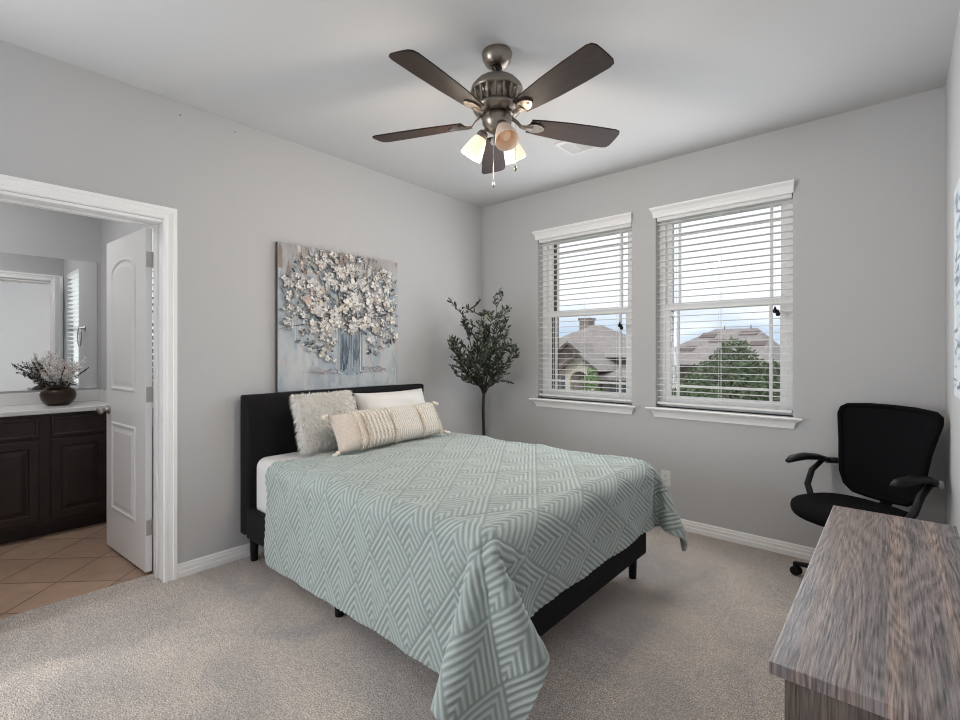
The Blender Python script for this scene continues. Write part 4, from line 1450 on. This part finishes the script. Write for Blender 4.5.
# light kit
for k_, adeg in enumerate((-31, 84, 200)):
    a = math.radians(adeg)
    Mx = Matrix.Rotation(a, 4, 'Z')
    mb = MB()
    mb.tube([(0.035, 0, -0.345), (0.058, 0, -0.352), (0.070, 0, -0.364)], 0.011, 10)
    tl = math.radians(33)
    Ms = Matrix.Translation((0.066, 0, -0.358)) @ Matrix.Rotation(-tl, 4, 'Y')
    mb.lathe([(0, 0.004), (0.020, 0.002), (0.026, -0.010), (0.028, -0.030), (0.026, -0.034), (0, -0.034)], 20, M=Ms)
    ao = mb.build('lamp_holder', M_NICKEL, fan, smooth=True); ao.matrix_local = Mx
    mb = MB()
    mb.lathe([(0.026, -0.026), (0.034, -0.040), (0.045, -0.075), (0.053, -0.110), (0.055, -0.130), (0.0525, -0.131), (0.050, -0.110), (0.042, -0.075), (0.031, -0.042), (0.024, -0.030)], 32, M=Ms)
    sh = mb.build('lamp_shade', M_SHADEDIM if k_ == 0 else M_SHADE, fan, smooth=True); sh.matrix_local = Mx
    mb = MB()
    mb.lathe([(0, -0.032), (0.013, -0.034), (0.014, -0.055), (0.024, -0.075), (0.026, -0.090), (0.020, -0.106), (0.010, -0.113), (0, -0.114)], 20, M=Ms)
    bo = mb.build('bulb', M_BULBDIM if k_ == 0 else M_BULB, sh, smooth=True)
    pos = (Mx @ Ms) @ Vector((0, 0, -0.137))
    if k_:
        light('fan_bulb_light', 'POINT', (FX + pos.x, FY + pos.y, FZ + pos.z - 0.013), 17, (1.0, 0.86, 0.70), radius=0.05)
for k_, (x, y, L) in enumerate(((-0.030, 0.010, 0.235), (0.088, 0.030, 0.178))):
    mb = MB()
    for i in range(int(L / 0.006)):
        mb.lathe([(0, 0.0022), (0.0018, 0.0012), (0.0018, -0.0012), (0, -0.0022)], 6, M=Matrix.Translation((x, y, -0.366 - i * 0.006)))
    mb.tube([(x, y, -0.340), (x, y, -0.366 - L)], 0.0009, 5)
    pc = mb.build('pull_chain', M_CHROME, fan)
    mb = MB()
    mb.lathe([(0, 0.006), (0.004, 0.004), (0.0075, -0.006), (0.0075, -0.014), (0.004, -0.021), (0, -0.022)], 14, M=Matrix.Translation((x, y, -0.372 - L)))
    mb.build('chain_fob', M_NICKEL, pc, smooth=True)

for c_ in fan.children:
    if not c_.name.startswith(('canopy', 'downrod')):
        c_.location.z -= 0.013

# ------------------------------------------------------------------ ceiling vent
cv = thing('ceiling_vent', 'white square air vent in the ceiling near the windows', 'air vent', (1.485, 2.945, H))
mb = MB()
a_, b2 = 0.150, 0.118
o4 = [(-a_, -b2), (a_, -b2), (a_, b2), (-a_, b2)]
relief(mb, o4, [(0, 0.0), (0.002, -0.010), (0.024, -0.014), (0.026, -0.006)], lambda a, b_, h: (a, b_, h))
mb.f.pop(); mb.mi.pop(); mb.col.pop()
mb.box((-0.045, -b2 + .024, -0.013), (-0.039, b2 - .024, -0.004)); mb.box((0.039, -b2 + .024, -0.013), (0.045, b2 - .024, -0.004))
mb.build('frame', M_GRILLE, cv)
mb = MB(); mb.box((-a_ + .02, -b2 + .02, -0.0035), (a_ - .02, b2 - .02, -0.0005)); mb.build('backing', M_DARKGAP, cv)
mb = MB()
for i in range(12):
    y = -b2 + 0.032 + i * 0.0155
    mb.add([(-0.039, y, -0.004), (0.039, y, -0.004), (0.039, y + 0.008, -0.013), (-0.039, y + 0.008, -0.013), (-0.039, y + .0012, -0.004), (0.039, y + .0012, -0.004), (0.039, y + 0.0092, -0.013), (-0.039, y + 0.0092, -0.013)], [(0, 1, 2, 3), (7, 6, 5, 4), (0, 4, 5, 1), (1, 5, 6, 2), (2, 6, 7, 3), (3, 7, 4, 0)])
for s in (-1, 1):
    for i in range(6):
        x = s * (0.052 + i * 0.0135)
        mb.add([(x, -b2 + .026, -0.004), (x, b2 - .026, -0.004), (x + s * .007, b2 - .026, -0.013), (x + s * .007, -b2 + .026, -0.013), (x + .0012, -b2 + .026, -0.004), (x + .0012, b2 - .026, -0.004), (x + s * .007 + .0012, b2 - .026, -0.013), (x + s * .007 + .0012, -b2 + .026, -0.013)], [(0, 1, 2, 3), (7, 6, 5, 4), (0, 4, 5, 1), (1, 5, 6, 2), (2, 6, 7, 3), (3, 7, 4, 0)])
mb.build('louvers', M_GRILLE, cv)

# ------------------------------------------------------------------ wall outlet
ou = thing('wall_outlet', 'white electrical outlet on the wall below the windows', 'outlet', (1.819, YW, 0.357))
mb = MB(); mb.box((-0.036, -0.006, -0.058), (0.036, -0.0003, 0.058)); mb.build('cover_plate', M_PLATE, ou, bevel=0.003)
for z in (-0.021, 0.021):
    mb = MB()
    mb.prism([(0.017 * math.cos(t_) , z + max(-.0135, min(.0135, 0.017 * math.sin(t_)))) for t_ in [2 * PI * i / 20 for i in range(20)]], lambda a, b_: (a, -0.006, b_), lambda a, b_: (a, -0.0085, b_))
    so = mb.build('receptacle', M_PLATE, ou)
    mb = MB(); mb.box((-0.007, -0.0092, z - .003), (-0.005, -0.0084, z + .006)); mb.box((0.005, -0.0092, z - .003), (0.007, -0.0084, z + .006)); mb.lathe([(0, 0), (.0022, 0), (.0022, .0008), (0, .0008)], 8, M=Matrix.Translation((0, -0.0084, z - .008)) @ Matrix.Rotation(PI / 2, 4, 'X'))
    mb.build('slots', M_BLACK, so)
# small anchors left in the walls
for (p, rot, lab) in (((2.722, YW - 0.001, 2.404), (PI / 2, 0, 0), 'small white wall anchor high beside the right window'), ((0.001, 0.942, 2.668), (0, PI / 2, 0), 'small dark nail high on the bed wall above the doorway corner'), ((0.001, 1.246, 2.676), (0, PI / 2, 0), 'small dark nail high on the bed wall, nearer the fan')):
    mb = MB(); mb.lathe([(0, 0), (.004, 0), (.0045, .003), (.002, .006), (0, .006)], 10)
    o_ = mb.build('wall_anchor', M_PLATE if 'white' in lab else M_NICKEL); o_.location = p; o_.rotation_euler = rot
    tag(o_, lab, 'nail')

# ------------------------------------------------------------------ desk
DX0, DX1, DYa, DYb, DZt = 2.950, 3.262, 0.972, 2.118, 0.750
dk = thing('desk', 'narrow grey oak laminate desk along the right wall', 'desk', ((DX0 + DX1) / 2, (DYa + DYb) / 2, 0))
hw_, hl_ = (DX1 - DX0) / 2, (DYb - DYa) / 2
MB().box((-hw_, -hl_, DZt - 0.022), (hw_, hl_, DZt)).build('desk_top', M_DESK, dk, bevel=0.0015)


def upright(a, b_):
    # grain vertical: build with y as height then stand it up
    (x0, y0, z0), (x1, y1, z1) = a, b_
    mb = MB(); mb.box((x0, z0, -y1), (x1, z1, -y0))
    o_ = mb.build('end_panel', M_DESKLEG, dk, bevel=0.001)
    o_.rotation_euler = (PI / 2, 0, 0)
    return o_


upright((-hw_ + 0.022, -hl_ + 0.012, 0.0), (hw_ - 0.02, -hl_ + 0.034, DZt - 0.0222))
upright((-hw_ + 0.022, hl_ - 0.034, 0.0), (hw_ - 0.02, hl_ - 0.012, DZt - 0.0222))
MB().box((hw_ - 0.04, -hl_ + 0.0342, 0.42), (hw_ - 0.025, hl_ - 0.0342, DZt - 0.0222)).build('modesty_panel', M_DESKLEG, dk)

# ------------------------------------------------------------------ office chair (local: forward = -y)
CHX, CHY = 2.93, 3.22
ch = thing('office_chair', 'black mesh back office chair in the corner behind the desk', 'chair', (CHX, CHY, 0), math.radians(-32))


def sup(nx_, rx, ry, n_=2.6):
    return [(rx * math.copysign(abs(math.cos(t_)) ** (2 / n_), math.cos(t_)), ry * math.copysign(abs(math.sin(t_)) ** (2 / n_), math.sin(t_))) for t_ in [2 * PI * i / nx_ for i in range(nx_)]]


# seat cushion
mb = MB()
o_ = sup(40, 1, 1, 2.8)
lay_ = [(0.90, 0.425), (0.985, 0.432), (1.0, 0.448), (0.985, 0.466), (0.93, 0.480), (0.80, 0.488), (0.5, 0.490), (0.2, 0.488), (0.02, 0.487)]
v = []; f = []
for s, z in lay_:
    for x, y in o_:
        yy = y * s * 0.235
        drop = -0.03 * max(0, (-yy - 0.12) / 0.12) ** 2
        v.append((x * s * 0.245, yy, z + drop - 0.006 * (1 - (x * s) ** 2)))
for j in range(len(lay_) - 1):
    for i in range(40):
        k_ = (i + 1) % 40
        f.append((j * 40 + i, j * 40 + k_, (j + 1) * 40 + k_, (j + 1) * 40 + i))
f.append(tuple(range(39, -1, -1))); f.append(tuple((len(lay_) - 1) * 40 + i for i in range(40)))
mb.add(v, f); mb.build('seat', M_SEATFAB, ch, smooth=True)
mb = MB(); mb.prism(sup(32, 0.20, 0.19, 3), lambda a, b_: (a, b_, 0.405), lambda a, b_: (a * 1.08, b_ * 1.08, 0.4245)); mb.build('seat_pan', M_BLACK, ch)
# backrest outline: wider at the top, waist at the bottom
def back_pt(a, b_, d):  # a across, b height, d depth towards the back
    return (a, 0.215 + 0.10 * ((b_ - 0.52) / 0.5) - 0.035 * (a / 0.24) ** 2 + d - 0.015 * math.sin(PI * (b_ - .52) / .48), b_)


bo = [(0.012 + a * 0.90, b_) for a, b_ in ((-0.150, 0.512), (-0.06, 0.503), (0.06, 0.503), (0.150, 0.512), (0.195, 0.545), (0.222, 0.61), (0.232, 0.69), (0.243, 0.78), (0.262, 0.87), (0.276, 0.935), (0.270, 0.967), (0.245, 0.983), (0.13, 0.993), (0, 0.995), (-0.13, 0.993), (-0.245, 0.983), (-0.270, 0.967), (-0.276, 0.935), (-0.262, 0.87), (-0.243, 0.78), (-0.232, 0.69), (-0.222, 0.61), (-0.195, 0.545))]
mb = MB()
mb.tube([back_pt(a, b_, 0) for a, b_ in bo] + [back_pt(*bo[0], 0)], 0.014, 10, cap=False)
mb.build('back_frame', M_SEATFAB, ch, smooth=True)
mb = MB()
# woven panel: strips between left and right outline
rows = np.linspace(0.508, 0.984, 22)
rb = [p for p in bo if p[0] >= 0]; rb.sort(key=lambda p: p[1])
hwid = [float(np.interp(z, [p[1] for p in bo[3:13]], [p[0] - 0.016 for p in bo[3:13]])) for z in rows]
cols = 18
v = []; f = []
for d in (-0.004, 0.004):
    for z, hw2 in zip(rows, hwid):
        for c in range(cols + 1):
            v.append(back_pt(0.012 - hw2 + 2 * hw2 * c / cols, z, d))
m_ = len(rows) * (cols + 1)
for s in (0, 1):
    for j in range(len(rows) - 1):
        for c in range(cols):
            a = s * m_ + j * (cols + 1) + c
            f.append((a, a + 1, a + cols + 2, a + cols + 1))
for j in range(len(rows) - 1):
    for c in (0, cols):
        a = j * (cols + 1) + c
        f.append((a, a + cols + 1, a + cols + 1 + m_, a + m_))
mb.add(v, f); mb.build('back_mesh', M_MESHFAB, ch, smooth=True)
# spine and lower bracket
mb = MB()
mb.tube([(0, 0.10, 0.40), (0, 0.24, 0.41), (0, 0.285, 0.48), (0, 0.275, 0.60), (0, 0.30, 0.74)], [0.03, 0.032, 0.03, 0.028, 0.02], 12, flat=0.5)
mb.tube([back_pt(-0.17, 0.60, .02), back_pt(0, 0.57, .035), back_pt(0.17, 0.60, .02)], 0.016, 10)
mb.build('back_support', M_BLACK, ch, smooth=True)
for s in (-1, 1):
    mb = MB()
    # arm: pivot at the back frame, pad running forward
    pv = Vector((s * 0.272, 0.185, 0.655))
    mb.tube([(s * 0.272, 0.205, 0.652), (s * 0.274, 0.12, 0.675), (s * 0.276, 0.03, 0.684), (s * 0.276, -0.06, 0.677), (s * 0.274, -0.105, 0.662)], [0.027, 0.031, 0.034, 0.031, 0.016], 14, flat=0.6)
    ar = mb.build('armrest', M_BLACK, ch, smooth=True)
    mb = MB()
    mb.tube([(s * 0.272, 0.165, 0.655), (s * 0.276, 0.085, 0.60), (s * 0.272, 0.045, 0.52), (s * 0.235, 0.03, 0.455), (s * 0.19, 0.03, 0.418)], [0.017, 0.019, 0.019, 0.019, 0.017], 10, flat=0.6)
    mb.tube([(s * 0.272, 0.19, 0.652), (s * 0.25, 0.215, 0.652), (s * 0.225, 0.222, 0.655)], 0.018, 10)
    mb.build('arm_post', M_BLACK, ch, smooth=True)
    mb = MB()
    mb.lathe([(0, 0.0), (0.020, 0.0), (0.020, 0.012), (0.014, 0.016), (0, 0.016)], 18, M=Matrix.Translation((s * 0.288, 0.19, 0.652)) @ Matrix.Rotation(s * PI / 2, 4, 'Y'))
    mb.build('pivot_cap', M_CHROME, ar, smooth=False)
mb = MB(); mb.lathe([(0, 0.08), (0.028, 0.08), (0.028, 0.26), (0.014, 0.265), (0.014, 0.40), (0.05, 0.405), (0, 0.405)], 20); mb.build('gas_lift', M_BLACK, ch, smooth=False)
mb = MB(); mb.lathe([(0, 0.065), (0.045, 0.065), (0.05, 0.09), (0.035, 0.12), (0, 0.12)], 20); mb.build('base_hub', M_BLACK, ch, smooth=True)
for k_ in range(5):
    a = math.radians(160 + 32 + 72 * k_)
    Mx = Matrix.Rotation(a, 4, 'Z')
    mb = MB()
    mb.tube([(0.03, 0, 0.095), (0.16, 0, 0.085), (0.275, 0, 0.066)], [0.026, 0.022, 0.016], 10, flat=0.7)
    lo = mb.build('base_leg', M_BLACK, ch, smooth=True); lo.matrix_local = Mx
    mb = MB()
    for s in (-1, 1):
        mb.lathe([(0, -0.008), (0.024, -0.008), (0.026, -0.004), (0.026, 0.006), (0.022, 0.009), (0, 0.009)], 18, M=Matrix.Translation((0.268, s * 0.013, 0.026)) @ Matrix.Rotation(PI / 2, 4, 'X'))
    mb.tube([(0.275, 0, 0.07), (0.272, 0, 0.045), (0.268, 0, 0.03)], [0.010, 0.012, 0.008], 8)
    mb.build('caster', M_BLACK, lo, smooth=False)

# ------------------------------------------------------------------ bathroom vanity
va = thing('vanity_cabinet', 'espresso wood bathroom vanity cabinet under the white countertop', 'cabinet', (-1.40, 0.0, 0))
VY0, VY1 = -0.53, BY1 - 0.001
CT = 0.898
mb = MB()
mb.box((-0.498, VY0, 0.085), (0, VY1, CT - 0.035)); mb.box((-0.498, VY0, -0.006), (-0.06, VY1, 0.085))
mb.build('cabinet_body', M_CAB, va, bevel=0.002)
DPL = [(0, 0.0005), (0, 0.017), (0.004, 0.020), (0.052, 0.020), (0.058, 0.011), (0.066, 0.011), (0.092, 0.018)]
DRW = [(0, 0.0005), (0, 0.016), (0.005, 0.020), (0.018, 0.020), (0.024, 0.016)]
for y0, y1 in ((0.552, 0.875), (0.18, 0.492), (-0.25, 0.062)):
    mb = MB(); relief(mb, [(y0, 0.115), (y1, 0.115), (y1, 0.682), (y0, 0.682)], DPL, lambda a, b_, h: (h, a, b_)); mb.build('cabinet_door', M_CAB, va)
    mb = MB(); relief(mb, [(y0, 0.700), (y1, 0.700), (y1, 0.842), (y0, 0.842)], DRW, lambda a, b_, h: (h, a, b_)); mb.build('drawer_front', M_CAB, va)
ct = thing('countertop', 'white bathroom countertop with backsplash on the dark vanity', 'countertop', (-1.40, 0.0, CT - 0.034))
mb = MB(); mb.box((-0.498, VY0 - 0.01, 0), (0.028, VY1, 0.034)); mb.build('slab', M_CTOP, ct, bevel=0.006, seg=3)
mb = MB(); mb.box((-0.498, VY0 - 0.01, 0.0345), (-0.478, VY1, 0.125)); mb.build('backsplash', M_CTOP, ct, bevel=0.003)
mb = MB(); mb.box((-0.477, VY1 - 0.02, 0.0345), (0.02, VY1, 0.125)); mb.build('side_splash', M_CTOP, ct, bevel=0.003)
mi_ = MB().box((BX + 0.001, VY0, 1.005), (BX + 0.007, 0.903, 2.042)).build('mirror', M_MIRROR)
tag(mi_, 'large frameless mirror on the bathroom wall above the vanity', 'mirror')
# towel ring on the end wall
tr_ = thing('towel_ring', 'chrome towel ring on the bathroom wall, reflected in the mirror', 'towel ring', (-1.27, BY1, 1.52))
mb = MB(); mb.lathe([(0, 0.0005), (0.025, 0.0005), (0.025, 0.008), (0.011, 0.012), (0.010, 0.05), (0, 0.052)], 18, M=Matrix.Rotation(PI / 2, 4, 'X')); mb.build('mount', M_CHROME, tr_, smooth=True)
mb = MB(); mb.tube([(0.085 * math.sin(t_), -0.044, -0.083 + 0.085 * math.cos(t_)) for t_ in [2 * PI * i / 28 for i in range(29)]], 0.005, 8, cap=False); mb.build('ring', M_CHROME, tr_, smooth=True)

# flower arrangement
fl = thing('flower_arrangement', 'round brown pot of white dried flowers on the bathroom counter', 'flowers', (-1.66, 0.628, CT))
mb = MB(); mb.lathe([(0, 0.0005), (0.058, 0.0005), (0.078, 0.012), (0.100, 0.045), (0.107, 0.080), (0.100, 0.108), (0.082, 0.126), (0.066, 0.132), (0.064, 0.142), (0.074, 0.148), (0.070, 0.152), (0.056, 0.146), (0.054, 0.12), (0, 0.12)], 40); mb.build('pot', M_POT, fl, smooth=True)
mb = MB()
R3 = random.Random(4)
for i in range(46):
    a = R3.uniform(0, 6.28); r_ = R3.uniform(0.03, 0.088)
    d = Vector((math.cos(a), math.sin(a), R3.uniform(-.25, .5))).normalized()
    p = Vector((r_ * math.cos(a), r_ * math.sin(a), 0.150 + R3.uniform(0, .022)))
    s = d.cross(Vector((0, 0, 1))).normalized() * .016
    up = Vector((0, 0, .006))
    L = .034
    mb.add([p - d * .01, p + s + d * L * .4 + up, p + d * L, p - s + d * L * .4 + up], [(0, 1, 2), (0, 2, 3)])
mb.build('leaf_collar', M_SPRIG, fl)
bw_ = MB(); bp_ = MB(); sp_ = MB(); stm = MB()


def plume(mb_, a, tilt_, L, n_, spread, sz):
    d = Vector((math.cos(a) * math.sin(tilt_), math.sin(a) * math.sin(tilt_), math.cos(tilt_)))
    p0 = Vector((0.02 * math.cos(a), 0.02 * math.sin(a), 0.13))
    stm.tube([tuple(p0), tuple(p0 + d * L * .5 + Vector((0, 0, .01))), tuple(p0 + d * L)], [.0018, .0014, .0008], 5)
    for i in range(n_):
        f_ = R3.uniform(.25, 1)
        p = p0 + d * L * f_ + Vector((R3.gauss(0, 1), R3.gauss(0, 1), R3.gauss(0, 1))) * spread * (1.25 - f_ * .9)
        dd = Vector((R3.gauss(0, 1), R3.gauss(0, 1), R3.gauss(0, 1))) + d * 1.2
        dd.normalize(); s = dd.cross(Vector((R3.gauss(0, 1), R3.gauss(0, 1), R3.gauss(0, 1)))).normalized()
        q_ = sz * R3.uniform(.6, 1.3)
        mb_.add([p - dd * q_, p + s * q_ * .5, p + dd * q_, p - s * q_ * .5], [(0, 1, 2), (0, 2, 3)])


for i in range(26):
    plume(bw_, R3.uniform(0, 6.28), R3.uniform(.02, .62), R3.uniform(.13, .30), 95, .018, .0095)
for i in range(14):
    plume(bp_, R3.uniform(0, 6.28), R3.uniform(.05, .5), R3.uniform(.12, .22), 80, .018, .009)
for i in range(15):
    a = R3.choice([-PI / 2 + R3.gauss(0, .5), -PI / 2 + R3.gauss(0, .5), PI / 2 + R3.gauss(0, .6), R3.uniform(0, 6.28)])
    sp_ = MB(); plume(sp_, a, R3.uniform(.5, 1.12), R3.uniform(.18, .29), 34, .007, .008); sp_.build('dark_sprig', M_SPRIG, fl)
bw_.build('white_blooms', M_BLOOM, fl); bp_.build('blush_blooms', M_BLOOMP, fl)
stm.build('stems', M_SPRIG, fl)
